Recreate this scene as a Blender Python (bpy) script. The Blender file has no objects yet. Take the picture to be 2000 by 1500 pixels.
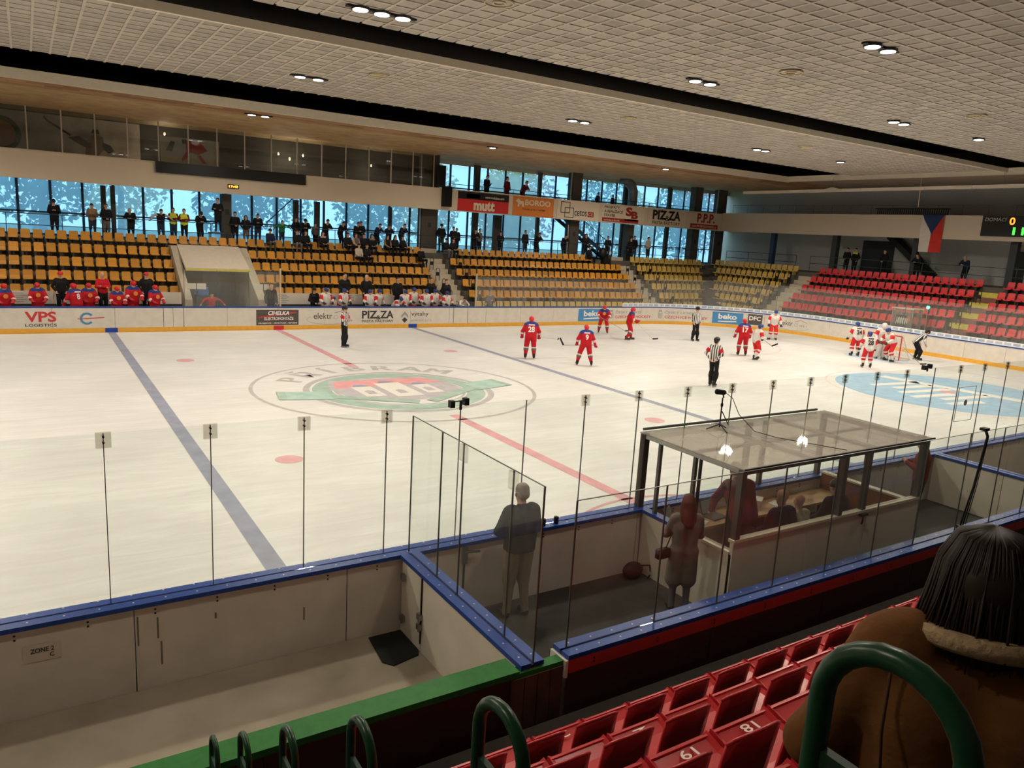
import bpy, math, random
import numpy as np
from mathutils import Matrix, Vector
random.seed(7)
SC = bpy.context.scene
COL = SC.collection
PI = math.pi

# ------------------------------------------------------------------ camera
CAM = np.array([-9.9355, -22.2885, 5.0612]); YAW, PITCH, ROLL, FPX = 0.5734, -0.1934, 0.0593, 1477.4
_f = np.array([math.sin(YAW)*math.cos(PITCH), math.cos(YAW)*math.cos(PITCH), math.sin(PITCH)])
_r = np.array([math.cos(YAW), -math.sin(YAW), 0.0]); _u = np.cross(_r, _f)
_r2 = _r*math.cos(ROLL)+_u*math.sin(ROLL); _u2 = -_r*math.sin(ROLL)+_u*math.cos(ROLL)
cd = bpy.data.cameras.new('camera'); cam = bpy.data.objects.new('camera', cd); COL.objects.link(cam)
cam.matrix_world = Matrix(((_r2[0], _u2[0], -_f[0], CAM[0]), (_r2[1], _u2[1], -_f[1], CAM[1]), (_r2[2], _u2[2], -_f[2], CAM[2]), (0, 0, 0, 1)))
cd.sensor_width = 36.0; cd.lens = FPX/2000*36.0; cd.clip_start = 0.05; cd.clip_end = 500
SC.camera = cam

# ------------------------------------------------------------------ world, exposure
W = bpy.data.worlds.new('World'); SC.world = W; W.use_nodes = True
_n = W.node_tree.nodes; _bg = _n['Background']
_sky = _n.new('ShaderNodeTexSky'); _sky.sky_type = 'HOSEK_WILKIE'; _sky.turbidity = 5.0; _sky.ground_albedo = 0.3
_sky.sun_direction = (0.3, 0.75, 0.55)
_mx = _n.new('ShaderNodeMixRGB'); _mx.inputs['Fac'].default_value = 0.65; _mx.inputs['Color2'].default_value = (0.50, 0.80, 1.0, 1)
W.node_tree.links.new(_sky.outputs['Color'], _mx.inputs['Color1']); W.node_tree.links.new(_mx.outputs['Color'], _bg.inputs['Color'])
WORLD_STRENGTH = 3.2
_bg.inputs['Strength'].default_value = WORLD_STRENGTH
LAMP_POWER = 1500.0        # watts of each ceiling flood
LAMP_COLOR = (1.0, 0.89, 0.73)
vs = SC.view_settings
vs.view_transform = 'Standard'; vs.look = 'None'; vs.exposure = 0.0; vs.gamma = 1.0; vs.use_curve_mapping = False

# ------------------------------------------------------------------ materials
def lin(c):
    c = np.array(c, float)/255.0
    return tuple(np.where(c <= 0.04045, c/12.92, ((c+0.055)/1.055)**2.4))
MATS = {}
def M(name, rgb, rough=0.6, metal=0.0, noise=0.0, scale=6.0, bump=0.0, spec=0.35, emit=0.0):
    if name in MATS: return MATS[name]
    m = bpy.data.materials.new(name); m.use_nodes = True; MATS[name] = m
    nt = m.node_tree; b = nt.nodes['Principled BSDF']; c = lin(rgb)
    b.inputs['Base Color'].default_value = (*c, 1); b.inputs['Roughness'].default_value = rough
    b.inputs['Metallic'].default_value = metal; b.inputs['Specular IOR Level'].default_value = spec
    if noise > 0 or bump > 0:
        tc = nt.nodes.new('ShaderNodeTexCoord'); nz = nt.nodes.new('ShaderNodeTexNoise')
        nz.inputs['Scale'].default_value = scale; nz.inputs['Detail'].default_value = 5.0
        nt.links.new(tc.outputs['Object'], nz.inputs['Vector'])
        if noise > 0:
            rp = nt.nodes.new('ShaderNodeValToRGB'); rp.color_ramp.elements[0].position = 0.3; rp.color_ramp.elements[1].position = 0.7
            lo = [x*(1-noise) for x in c]; hi = [min(1, x*(1+noise*0.6)) for x in c]
            rp.color_ramp.elements[0].color = (*lo, 1); rp.color_ramp.elements[1].color = (*hi, 1)
            nt.links.new(nz.outputs['Fac'], rp.inputs['Fac']); nt.links.new(rp.outputs['Color'], b.inputs['Base Color'])
        if bump > 0:
            bp = nt.nodes.new('ShaderNodeBump'); bp.inputs['Strength'].default_value = bump; bp.inputs['Distance'].default_value = 0.02
            nt.links.new(nz.outputs['Fac'], bp.inputs['Height']); nt.links.new(bp.outputs['Normal'], b.inputs['Normal'])
    if emit > 0:
        b.inputs['Emission Color'].default_value = (*c, 1); b.inputs['Emission Strength'].default_value = emit
    return m
def glass_mat(name, tint=(0.97, 0.99, 0.98), dust=0.02, dust_col=(0.8, 0.78, 0.74), ior=1.45, haze=0.0, haze_col=(0.8, 0.9, 1)):
    if name in MATS: return MATS[name]
    m = bpy.data.materials.new(name); m.use_nodes = True; MATS[name] = m
    nt = m.node_tree; N = nt.nodes; L = nt.links
    for n in list(N):
        if n.type != 'OUTPUT_MATERIAL': N.remove(n)
    out = [n for n in N if n.type == 'OUTPUT_MATERIAL'][0]
    tr = N.new('ShaderNodeBsdfTransparent'); tr.inputs['Color'].default_value = (*tint, 1)
    df = N.new('ShaderNodeBsdfDiffuse'); df.inputs['Color'].default_value = (*dust_col, 1)
    mx = N.new('ShaderNodeMixShader'); tcn = N.new('ShaderNodeTexCoord'); nz = N.new('ShaderNodeTexNoise'); nz.inputs['Scale'].default_value = 1.7; nz.inputs['Detail'].default_value = 6
    L.new(tcn.outputs['Object'], nz.inputs['Vector'])
    mu = N.new('ShaderNodeMath'); mu.operation = 'MULTIPLY_ADD'; mu.inputs[1].default_value = dust*0.8; mu.inputs[2].default_value = dust*0.6; L.new(nz.outputs['Fac'], mu.inputs[0])
    L.new(mu.outputs[0], mx.inputs[0]); L.new(tr.outputs[0], mx.inputs[1]); L.new(df.outputs[0], mx.inputs[2])
    last = mx
    if haze > 0:
        tl = N.new('ShaderNodeBsdfTranslucent'); tl.inputs['Color'].default_value = (*haze_col, 1)
        m2 = N.new('ShaderNodeMixShader'); m2.inputs[0].default_value = haze
        L.new(last.outputs[0], m2.inputs[1]); L.new(tl.outputs[0], m2.inputs[2]); last = m2
    gl = N.new('ShaderNodeBsdfGlossy'); gl.inputs['Roughness'].default_value = 0.02
    fr = N.new('ShaderNodeFresnel'); ge_ = N.new('ShaderNodeNewGeometry'); mr_ = N.new('ShaderNodeMapRange')   # same reflection on both faces of a thin pane
    mr_.inputs['To Min'].default_value = ior; mr_.inputs['To Max'].default_value = 1.0/ior; L.new(ge_.outputs['Backfacing'], mr_.inputs['Value']); L.new(mr_.outputs[0], fr.inputs['IOR'])
    m3 = N.new('ShaderNodeMixShader'); L.new(fr.outputs[0], m3.inputs[0]); L.new(last.outputs[0], m3.inputs[1]); L.new(gl.outputs[0], m3.inputs[2])
    L.new(m3.outputs[0], out.inputs['Surface'])
    return m

# ------------------------------------------------------------------ mesh builder
def vsub(a, b): return (a[0]-b[0], a[1]-b[1], a[2]-b[2])
def frame(d):
    d = np.array(d, float); d /= (np.linalg.norm(d)+1e-12)
    a = np.array([0, 0, 1.0]) if abs(d[2]) < 0.9 else np.array([1.0, 0, 0])
    x = np.cross(a, d); x /= np.linalg.norm(x); y = np.cross(d, x)
    return x, y, d
class MB:
    def __init__(s): s.v = []; s.f = []; s.m = []
    def add(s, vs_, fs, m=0):
        o = len(s.v); s.v += [tuple(map(float, q)) for q in vs_]
        for f in fs: s.f.append(tuple(i+o for i in f)); s.m.append(m)
        return s
    def box(s, x0, x1, y0, y1, z0, z1, m=0):
        return s.add([(x0, y0, z0), (x1, y0, z0), (x1, y1, z0), (x0, y1, z0), (x0, y0, z1), (x1, y0, z1), (x1, y1, z1), (x0, y1, z1)],
                     [(0, 3, 2, 1), (4, 5, 6, 7), (0, 1, 5, 4), (1, 2, 6, 5), (2, 3, 7, 6), (3, 0, 4, 7)], m)
    def cbox(s, c, d, m=0): return s.box(c[0]-d[0]/2, c[0]+d[0]/2, c[1]-d[1]/2, c[1]+d[1]/2, c[2]-d[2]/2, c[2]+d[2]/2, m)
    def extr(s, pts, vec, m=0):
        n = len(pts); q = [tuple(p) for p in pts]+[(p[0]+vec[0], p[1]+vec[1], p[2]+vec[2]) for p in pts]
        return s.add(q, [tuple(range(n-1, -1, -1)), tuple(range(n, 2*n))]+[(i, (i+1) % n, n+(i+1) % n, n+i) for i in range(n)], m)
    def bar(s, a, b, w, h, m=0):
        x, y, d = frame(vsub(b, a)); a = np.array(a, float); b = np.array(b, float); q = []
        for p in (a, b):
            for i, j in ((-1, -1), (1, -1), (1, 1), (-1, 1)): q.append(p+x*i*w/2+y*j*h/2)
        return s.add(q, [(3, 2, 1, 0), (4, 5, 6, 7), (0, 1, 5, 4), (1, 2, 6, 5), (2, 3, 7, 6), (3, 0, 4, 7)], m)
    def tube(s, pts, r, n=8, m=0, closed=False):
        P = [np.array(p, float) for p in pts]; K = len(P); R = r if hasattr(r, '__len__') else [r]*K; q = []; X = None
        for i in range(K):
            d = (P[(i+1) % K]-P[i-1]) if (closed or 0 < i < K-1) else (P[1]-P[0] if i == 0 else P[-1]-P[-2])
            d = d/(np.linalg.norm(d)+1e-12)
            if X is None: X, Yv, _ = frame(d)
            else:
                X = X-d*np.dot(X, d); X /= (np.linalg.norm(X)+1e-12); Yv = np.cross(d, X)
            for k in range(n):
                a = 2*PI*k/n; q.append(P[i]+R[i]*(math.cos(a)*X+math.sin(a)*Yv))
        fs = []
        for i in range(K if closed else K-1):
            i2 = (i+1) % K
            for k in range(n): fs.append((i*n+k, i*n+(k+1) % n, i2*n+(k+1) % n, i2*n+k))
        if not closed: fs += [tuple(range(n-1, -1, -1)), tuple((K-1)*n+k for k in range(n))]
        return s.add(q, fs, m)
    def lathe(s, prof, c, n=12, m=0, axis=(0, 0, 1)):
        x, y, d = frame(axis); c = np.array(c, float); q = []
        for (r, h) in prof:
            for k in range(n):
                a = 2*PI*k/n; q.append(c+d*h+max(r, 1e-4)*(math.cos(a)*x+math.sin(a)*y))
        K = len(prof); fs = [(i*n+k, i*n+(k+1) % n, (i+1)*n+(k+1) % n, (i+1)*n+k) for i in range(K-1) for k in range(n)]
        fs += [tuple(range(n-1, -1, -1)), tuple((K-1)*n+k for k in range(n))]
        return s.add(q, fs, m)
    def ell(s, c, r, n=8, k=6, m=0):
        q = []; fs = []
        for i in range(k+1):
            t = PI*i/k
            for j in range(n):
                a = 2*PI*j/n; q.append((c[0]+r[0]*math.sin(t)*math.cos(a), c[1]+r[1]*math.sin(t)*math.sin(a), c[2]+r[2]*math.cos(t)))
        for i in range(k):
            for j in range(n): fs.append((i*n+j, (i+1)*n+j, (i+1)*n+(j+1) % n, i*n+(j+1) % n))
        return s.add(q, fs, m)
    def data(s, name, mats, smooth=False):
        me = bpy.data.meshes.new(name); me.from_pydata(s.v, [], s.f)
        for mm in (mats if isinstance(mats, (list, tuple)) else [mats]): me.materials.append(mm)
        if len(me.materials) > 1: me.polygons.foreach_set('material_index', s.m)
        if smooth: me.polygons.foreach_set('use_smooth', [True]*len(me.polygons))
        me.update(); return me
    def build(s, name, mats, parent=None, smooth=False, loc=None, rz=0.0):
        return link(name, s.data(name, mats, smooth), parent, loc, rz)
def link(name, me, parent=None, loc=None, rz=0.0):
    o = bpy.data.objects.new(name, me); COL.objects.link(o)
    if parent is not None: o.parent = parent
    if loc is not None: o.location = loc
    if rz: o.rotation_euler = (0, 0, rz)
    return o
def T(o, label, cat, group=None):
    o['label'] = label; o['category'] = cat
    if group: o['group'] = group
    return o
def ST(o, label=None):
    o['kind'] = 'structure'
    if label: o['label'] = label
    return o
def empty(name, loc=(0, 0, 0), rz=0.0): return link(name, None, None, loc, rz)
def B(name, x0, x1, y0, y1, z0, z1, mat, parent=None): return MB().box(x0, x1, y0, y1, z0, z1).build(name, mat, parent)
def local(parent, mb):   # shift a builder's world coordinates into a parent's local frame (no rotation)
    l = parent.location; mb.v = [(a-l[0], b-l[1], c-l[2]) for a, b, c in mb.v]; return mb

# text outlines as flat meshes
_TC = {}
def text2d(txt, size=1.0, bold=0.0, spacing=1.0, shear=0.0):
    k = (txt, bold, spacing, shear)
    if k not in _TC:
        cu = bpy.data.curves.new('t', 'FONT'); cu.body = txt; cu.size = 1.0; cu.offset = bold; cu.space_character = spacing; cu.shear = shear; cu.resolution_u = 3
        o = bpy.data.objects.new('t', cu); COL.objects.link(o)
        dg = bpy.context.evaluated_depsgraph_get(); me = bpy.data.meshes.new_from_object(o.evaluated_get(dg))
        v = np.array([q.co[:2] for q in me.vertices]) if len(me.vertices) else np.zeros((0, 2)); f = [tuple(p.vertices) for p in me.polygons]
        bpy.data.objects.remove(o); bpy.data.curves.remove(cu); bpy.data.meshes.remove(me)
        _TC[k] = (v, f)
    v, f = _TC[k]; return v*size, f
def text_fit(txt, w, h, **kw):        # outline scaled into a w x h box with its corner at 0,0
    v, f = text2d(txt, **kw); v = v.copy(); lo = v.min(0); hi = v.max(0); v = (v-lo)/(hi-lo)*np.array([w, h]); return v, f
def text_on(mb, txt, o, U, V, w, h, m=0, **kw):
    v, f = text_fit(txt, w, h, **kw); o = np.array(o, float); U = np.array(U, float); V = np.array(V, float)
    mb.add([o+a*U+b*V for a, b in v], f, m); return mb
# ------------------------------------------------------------------ rink outline (s runs left to right along the far side, then clockwise)
HX, HY, CR = 31.0, 14.0, 8.0
SX, SY = HX-CR, HY-CR; ARC = CR*PI/2
S1 = SX+ARC; S2 = S1+2*SY; S3 = S2+ARC; S4 = S3+2*SX; S5 = S4+ARC; S6 = S5+2*SY; S7 = S6+ARC
def rp(s, off=0.0):
    r = CR+off
    if s <= SX: return (s, HY+off)
    if s <= S1: a = (s-SX)/CR; return (SX+r*math.sin(a), SY+r*math.cos(a))
    if s <= S2: return (HX+off, SY-(s-S1))
    if s <= S3: a = (s-S2)/CR; return (SX+r*math.cos(a), -SY-r*math.sin(a))
    if s <= S4: return (SX-(s-S3), -HY-off)
    if s <= S5: a = (s-S4)/CR; return (-SX-r*math.sin(a), -SY-r*math.cos(a))
    if s <= S6: return (-HX-off, -SY+(s-S5))
    a = (s-S6)/CR; return (-SX-r*math.cos(a), SY+r*math.sin(a))
def seg(s0, s1):
    pts = [s0]; step = 0.35
    for k in (-SX, SX, S1, S2, S3, S4, S5, S6):
        if s0 < k < s1: pts.append(k)
    for (a, b) in ((SX, S1), (S2, S3), (S4, S5), (S6, S7)):
        lo, hi = max(a, s0), min(b, s1)
        if hi > lo: pts += list(np.arange(lo+step, hi, step))
    pts.append(s1); return sorted(set(round(float(q), 4) for q in pts))
def sweep(mb, s0, s1, o0, o1, z0, z1, m=0):
    ss = seg(s0, s1); q = []
    for s in ss:
        a = rp(s, o0); b = rp(s, o1); q += [(a[0], a[1], z0), (b[0], b[1], z0), (b[0], b[1], z1), (a[0], a[1], z1)]
    fs = [(0, 1, 2, 3), tuple(4*(len(ss)-1)+k for k in (3, 2, 1, 0))]
    for i in range(len(ss)-1):
        for k in range(4): fs.append((4*i+k, 4*i+4+k, 4*i+4+(k+1) % 4, 4*i+(k+1) % 4))
    return mb.add(q, fs, m)

WHITE_BOARD = M('board_white', (212, 205, 194), 0.45, noise=0.08, scale=3.0)
YELLOW_KICK = M('kick_yellow', (226, 168, 62), 0.5, noise=0.08)
BLUE_CAP = M('cap_blue', (26, 66, 146), 0.4, noise=0.1)
BLACK = M('black', (18, 18, 18), 0.55)
DARK = M('dark_grey', (48, 48, 46), 0.6)
STEEL = M('steel', (150, 150, 148), 0.35, 0.9)
ALU = M('aluminium', (168, 168, 164), 0.4, 0.6)
GLASS = glass_mat('rink_glass', dust=0.03, ior=1.22)
GLASS_FAR = glass_mat('rink_glass_far', dust=0.05)
CONC = M('concrete_floor', (158, 146, 130), 0.85, noise=0.18, scale=1.6, bump=0.15)
RUBBER = M('rubber_floor', (58, 56, 52), 0.8, noise=0.25, scale=3.0)

def ice_mat():
    m = bpy.data.materials.new('ice'); m.use_nodes = True; nt = m.node_tree; N = nt.nodes; L = nt.links; b = N['Principled BSDF']
    tc = N.new('ShaderNodeTexCoord')
    mp = N.new('ShaderNodeMapping'); mp.inputs['Scale'].default_value = (0.25, 1.6, 1); mp.inputs['Rotation'].default_value = (0, 0, 0.35); L.new(tc.outputs['Object'], mp.inputs['Vector'])
    n1 = N.new('ShaderNodeTexNoise'); n1.inputs['Scale'].default_value = 2.2; n1.inputs['Detail'].default_value = 8; n1.inputs['Distortion'].default_value = 1.6; L.new(mp.outputs[0], n1.inputs['Vector'])
    n2 = N.new('ShaderNodeTexNoise'); n2.inputs['Scale'].default_value = 0.35; n2.inputs['Detail'].default_value = 3; L.new(tc.outputs['Object'], n2.inputs['Vector'])
    ad = N.new('ShaderNodeMath'); ad.operation = 'MULTIPLY'; L.new(n1.outputs['Fac'], ad.inputs[0]); L.new(n2.outputs['Fac'], ad.inputs[1])
    r = N.new('ShaderNodeValToRGB'); r.color_ramp.elements[0].position = 0.1; r.color_ramp.elements[1].position = 0.42
    r.color_ramp.elements[0].color = (0.62, 0.615, 0.60, 1); r.color_ramp.elements[1].color = (0.765, 0.765, 0.755, 1)
    L.new(ad.outputs[0], r.inputs['Fac']); L.new(r.outputs[0], b.inputs['Base Color'])
    b.inputs['Roughness'].default_value = 0.42; b.inputs['Specular IOR Level'].default_value = 0.18
    return m
ICE = ice_mat()
mb = MB(); ss = seg(-SX, S7); q = [(*rp(s), 0.0) for s in ss[:-1]]
mb.add(q, [tuple(range(len(q)-1, -1, -1))]); mb.add([(x, y, -0.1) for x, y, z in q], [tuple(range(len(q)))])
ice = mb.build('floor', ICE); ST(ice, 'white ice sheet with painted lines and worn centre logo')

def paint(name, rgb, mixw=0.0):
    c = [x*(1-mixw)+222*mixw for x in rgb]
    return M('paint_'+name, c, 0.45, noise=0.16, scale=2.5, spec=0.2)
P_BLUE = paint('blue', (70, 80, 120), 0.52); P_RED = paint('red', (205, 80, 92), 0.55); P_DOT = paint('dot', (205, 90, 98), 0.55)
P_GREY = paint('grey', (128, 120, 118), 0.58); P_GREEN = paint('green', (70, 130, 98), 0.6); P_TEAL = paint('teal', (95, 165, 140), 0.58)
P_LRED = paint('logo_red', (222, 100, 100), 0.5); P_LILAC = paint('lilac', (150, 140, 150), 0.5); P_SKY = paint('sky', (128, 172, 208), 0.3); P_RING = paint('ring', (214, 170, 160), 0.62)
P_LBLUE = paint('logo_blue', (95, 105, 160), 0.45); P_WHITE = M('paint_white', (222, 220, 214), 0.45)
ZP = 0.004
def flat(mb, pts, z, m=0): mb.add([(a, b, z) for a, b in pts], [tuple(range(len(pts)))], m)
def ring(mb, c, r0, r1, z, n=96, m=0, a0=0.0, a1=2*PI):
    q = []
    for i in range(n+1):
        a = a0+(a1-a0)*i/n; q += [(c[0]+r0*math.cos(a), c[1]+r0*math.sin(a), z), (c[0]+r1*math.cos(a), c[1]+r1*math.sin(a), z)]
    mb.add(q, [(2*i, 2*i+1, 2*i+3, 2*i+2) for i in range(n)], m)
def disc(mb, c, r, z, n=40, m=0, ry=None): flat(mb, [(c[0]+r*math.cos(2*PI*i/n), c[1]+(ry or r)*math.sin(2*PI*i/n)) for i in range(n)], z, m)
BLX = 7.05
for nm, x, w, mm in (('centre_line', 0, 0.15, P_RED), ('blue_line', -BLX, 0.15, P_BLUE), ('blue_line', BLX, 0.15, P_BLUE)):
    mb = MB()
    if x == 0:
        for a, b in ((-13.98, -3.95), (3.75, 13.98)): flat(mb, [(x-w, a), (x+w, a), (x+w, b), (x-w, b)], ZP)
    else: flat(mb, [(x-w, -13.98), (x+w, -13.98), (x+w, 13.98), (x-w, 13.98)], ZP)
    mb.build(nm, mm, ice)
mb = MB(); flat(mb, [(26.97, -12.9), (27.02, -12.9), (27.02, 12.9), (26.97, 12.9)], ZP); mb.build('goal_line', P_RED, ice)
for sx in (-1, 1):
    for sy in (-1, 1):
        mb = MB(); disc(mb, (sx*5.35, sy*6.43), 0.3, ZP); mb.build('faceoff_dot', P_DOT, ice)
mb = MB(); ring(mb, (0, 0), 4.44, 4.56, ZP); mb.build('centre_circle', P_GREY, ice)
mb = MB(); ring(mb, (0, -14.3), 2.85, 2.93, ZP, 48, 0, 0.1, PI-0.1); mb.build('referee_crease', P_RED, ice)
for yy in (6.9, -6.9):
    c = (20.5, yy); mb = MB(); ring(mb, c, 4.47, 4.55, ZP); mb.build('faceoff_circle', P_RING, ice)
    if yy < 0: mb = MB(); disc(mb, c, 0.3, ZP+0.006); mb.build('faceoff_dot', P_DOT, ice)
# blue advert inside the near end-zone circle with pale worn marks
c = (20.5, -6.9); mb = MB(); disc(mb, c, 4.15, ZP, 64); mb.build('circle_advert', P_SKY, ice)
mb = MB()
for i, (dx, dy, l) in enumerate(((-1.9, 2.2, 3.0), (-1.5, 1.5, 2.4), (-2.2, 0.8, 3.1), (-2.6, 0.1, 2.6), (-1.8, -0.6, 2.9), (-2.5, -1.2, 2.0))):
    flat(mb, [(c[0]+dx, c[1]+dy), (c[0]+dx+l, c[1]+dy-0.25), (c[0]+dx+l-0.3, c[1]+dy-0.62), (c[0]+dx-0.1, c[1]+dy-0.33)], ZP*2)
flat(mb, [(c[0]+0.4, c[1]+3.2), (c[0]+1.0, c[1]+3.3), (c[0]+1.7, c[1]-3.0), (c[0]+1.1, c[1]-3.2)], ZP*2)
mb.build('circle_advert_lettering', P_WHITE, ice)
mb = MB(); ring(mb, (27.0, 0), 0, 1.8, ZP, 24, 0, PI/2, 3*PI/2); mb.build('goal_crease', M('paint_crease', (196, 212, 224), 0.45), ice)
# centre emblem: grey and green ring, red and white castle, green crossed hammers, arc lettering
EC = (-0.05, -0.4)
mb = MB(); ring(mb, EC, 2.82, 3.02, ZP, 72, 0); ring(mb, EC, 2.15, 2.74, ZP, 72, 1); ring(mb, EC, 2.02, 2.10, ZP, 72, 0); mb.build('emblem_ring', [P_GREY, P_GREEN], ice)
mb = MB(); E2 = lambda pts: [(EC[0]+1.2*a, EC[1]+0.25+1.25*b) for a, b in pts]
flat(mb, E2([(-1.45, 1.3), (1.35, 1.3), (1.75, 0.4), (1.6, -0.7), (0.9, -1.35), (-0.9, -1.35), (-1.6, -0.7), (-1.75, 0.35)]), ZP*1.5, 0)
flat(mb, E2([(-1.35, 1.2), (1.2, 1.2), (1.65, 0.45), (-1.6, 0.35)][::-1]), ZP*2, 1)
for x0, x1, y0, y1 in ((-1.15, -0.6, -0.75, 0.4), (-0.4, 0.35, -0.95, 0.7), (0.55, 1.05, -0.75, 0.3)): flat(mb, E2([(x0, y0), (x1, y0), (x1, y1), (x0, y1)]), ZP*3, 2)
for x, y in ((-0.87, 0.5), (0.0, 0.85), (0.8, 0.4)): flat(mb, E2([(x-0.25, y-0.1), (x+0.25, y-0.1), (x+0.1, y+0.14), (x-0.1, y+0.14)]), ZP*4, 3)
for x, y in ((-0.05, -0.3), (-0.87, -0.2), (0.8, -0.2)): flat(mb, E2([(x-0.12, y-0.3), (x+0.12, y-0.3), (x+0.12, y+0.05), (x, y+0.14), (x-0.12, y+0.05)]), ZP*4, 0)
mb.build('emblem_castle', [P_LILAC, P_LRED, P_WHITE, P_LBLUE], ice)
mb = MB()
for sx in (-1, 1):
    flat(mb, [(sx*0.3, -2.35), (sx*0.1, -2.0), (sx*2.9, -0.2), (sx*3.1, -0.55)][::sx], ZP*3, 0)
    flat(mb, [(sx*2.5, -1.15), (sx*4.0, -0.75), (sx*3.8, 0.35), (sx*2.35, -0.05)][::sx], ZP*3.5, 1); flat(mb, [(sx*3.75, -0.8), (sx*4.0, -0.75), (sx*3.8, 0.35), (sx*3.55, 0.28)][::sx], ZP*4, 0)
mb.build('emblem_hammers', [P_GREEN, P_TEAL], ice)
mb = MB(); word = 'PŘÍBRAM'
for i, ch in enumerate(word):
    a = math.radians(143-101*i/(len(word)-1)); v, f = text2d(ch, 1.0); v = v-np.array([(v[:, 0].max()+v[:, 0].min())/2, 0]); v = v*np.array([1.3, 1.25])
    U = np.array([math.sin(a), -math.cos(a)]); V = np.array([math.cos(a), math.sin(a)]); o = np.array([0, -0.1])+3.12*V
    for d in (-0.05, 0, 0.05): mb.add([(*(o+(p[0]+d)*U+p[1]*V), ZP+0.001*(d/0.05)) for p in v], f)
mb.build('emblem_lettering', P_GREY, ice)

# ------------------------------------------------------------------ dasher boards
boards = ST(empty('dasher_boards'), 'white dasher boards with yellow kick strip around the ice')
cuts = list(np.linspace(-SX, SX, 21))+list(np.linspace(SX, S1, 7))[1:]+list(np.linspace(S1, S2, 7))[1:]+list(np.linspace(S2, S3, 7))[1:]+list(np.linspace(S3, S4, 21))[1:]+list(np.linspace(S4, S5, 7))[1:]+list(np.linspace(S5, S6, 7))[1:]+list(np.linspace(S6, S7, 7))[1:]
for a, b in zip(cuts[:-1], cuts[1:]): sweep(MB(), a+0.006, b-0.006, 0.0, 0.2, 0.02, 1.05).build('board_panel', WHITE_BOARD, boards)
sweep(MB(), -SX, S7, -0.014, 0.0, 0.0, 0.2).build('kick_plate', YELLOW_KICK, boards)
sweep(sweep(MB(), -SX, S7, -0.03, 0.085, 1.05, 1.10), -SX, S7, 0.115, 0.235, 1.05, 1.10).build('board_cap', BLUE_CAP, boards)
sweep(MB(), -SX, S7, 0.085, 0.115, 1.05, 1.085).build('cap_groove', M('groove', (14, 24, 48), 0.6), boards)
for s, mm in ((-BLX, M('mark_blue', (30, 70, 160), 0.5)), (0.05, M('mark_red', (200, 50, 48), 0.5)), (BLX, MATS['mark_blue'])): sweep(MB(), s-0.24, s+0.24, -0.022, -0.012, 0.0, 0.2).build('line_mark', mm, boards)
# bolts on the outside of the near boards
mb = MB()
for x in np.arange(-12.1, 12.2, 0.62):
    for z in (1.0, 0.955): mb.lathe([(0.011, 0), (0.011, 0.006)], (x, -14.2, z), 6, 0, (0, -1, 0))
o = mb.build('board_bolts', BLACK, boards); o['kind'] = 'stuff'
mb = MB()
for x in np.arange(-12.3, 12.3, 0.31):
    for y in (-13.99, -14.17): mb.lathe([(0.011, 0), (0.009, 0.004)], (x, y, 1.10), 6)
o = mb.build('cap_screws', M('screw_white', (200, 205, 215), 0.4), boards); o['kind'] = 'stuff'
mb = MB()
for x, z0, z1 in ((-9.17, .62, .95), (-8.98, .66, .9), (-8.95, .35, .62), (-7.42, .5, .66), (-8.4, .75, .82)): mb.box(x-.008, x+.008, -14.203, -14.2, z0, z1)
o = mb.build('scuff_marks', M('scuff', (120, 108, 94), 0.8), boards); o['kind'] = 'stuff'
# gates seen in the far boards and the near penalty gate
for s0, s1 in ((-5.0, -4.15), (9.45, 10.35)): sweep(sweep(MB(), s0, s0+0.02, -0.006, 0.0, 0.2, 1.04), s1-0.02, s1, -0.006, 0.0, 0.2, 1.04).build('gate_joint', DARK, boards)

# ---- printed adverts on the boards
INK = M('ink_dark', (58, 56, 58), 0.6); INK_RED = M('ink_red', (196, 58, 60), 0.6); INK_WHITE = M('ink_white', (232, 230, 226), 0.6); INK_GREY = M('ink_grey', (150, 150, 148), 0.6)
AD_BLUE = M('ad_blue', (72, 138, 190), 0.5); AD_DARK = M('ad_dark', (84, 76, 72), 0.5); INK_BLUE = M('ink_blue', (80, 140, 180), 0.6); INK_GREEN = M('ink_green', (120, 160, 140), 0.6)
class Ad:
    def __init__(s): s.mb = MB(); s.k = 0
    def wrap(s, v, f, s0, z0, lift, m):
        q = []
        for a, b in v: x, y = rp(s0+a, -lift); q.append((x, y, z0+b))
        s.mb.add(q, f, m)
    def rect(s, s0, s1, z0, z1, lift=0.004, m=0):
        n = 1 if s1 <= SX else 10; v = []; f = []
        for i in range(n+1): x = (s1-s0)*i/n; v += [(x, 0), (x, z1-z0)]
        f = [(2*i, 2*i+2, 2*i+3, 2*i+1) for i in range(n)]; s.wrap(v, f, s0, z0, lift, m)
    def poly(s, pts, lift=0.008, m=0): s.wrap([(a, b) for a, b in pts], [tuple(range(len(pts)))], 0, 0, lift, m)
    def text(s, t, s0, s1, z0, z1, lift=0.008, m=0, **kw):
        v, f = text_fit(t, s1-s0, z1-z0, **kw); s.wrap(v, f, s0, z0, lift, m)
    def loop(s, c, rx, rz, w, lift=0.008, m=0, a0=0, a1=2*PI, n=36):
        v = []
        for i in range(n+1):
            a = a0+(a1-a0)*i/n; v += [(c[0]+(rx-w)*math.cos(a), c[1]+(rz-w)*math.sin(a)), (c[0]+rx*math.cos(a), c[1]+rz*math.sin(a))]
        s.wrap(v, [(2*i, 2*i+1, 2*i+3, 2*i+2) for i in range(n)], 0, 0, lift, m)
    def done(s, name, mats, label): o = s.mb.build(name, mats, boards); o['label'] = label
a = Ad(); a.text('VPS', -10.15, -9.05, 0.47, 0.9, m=0, bold=0.03); a.text('LOGISTICS', -10.15, -9.05, 0.28, 0.40, m=1, bold=0.02); a.done('board_advert', [INK_RED, INK], 'red and grey VPS LOGISTICS print')
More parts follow.
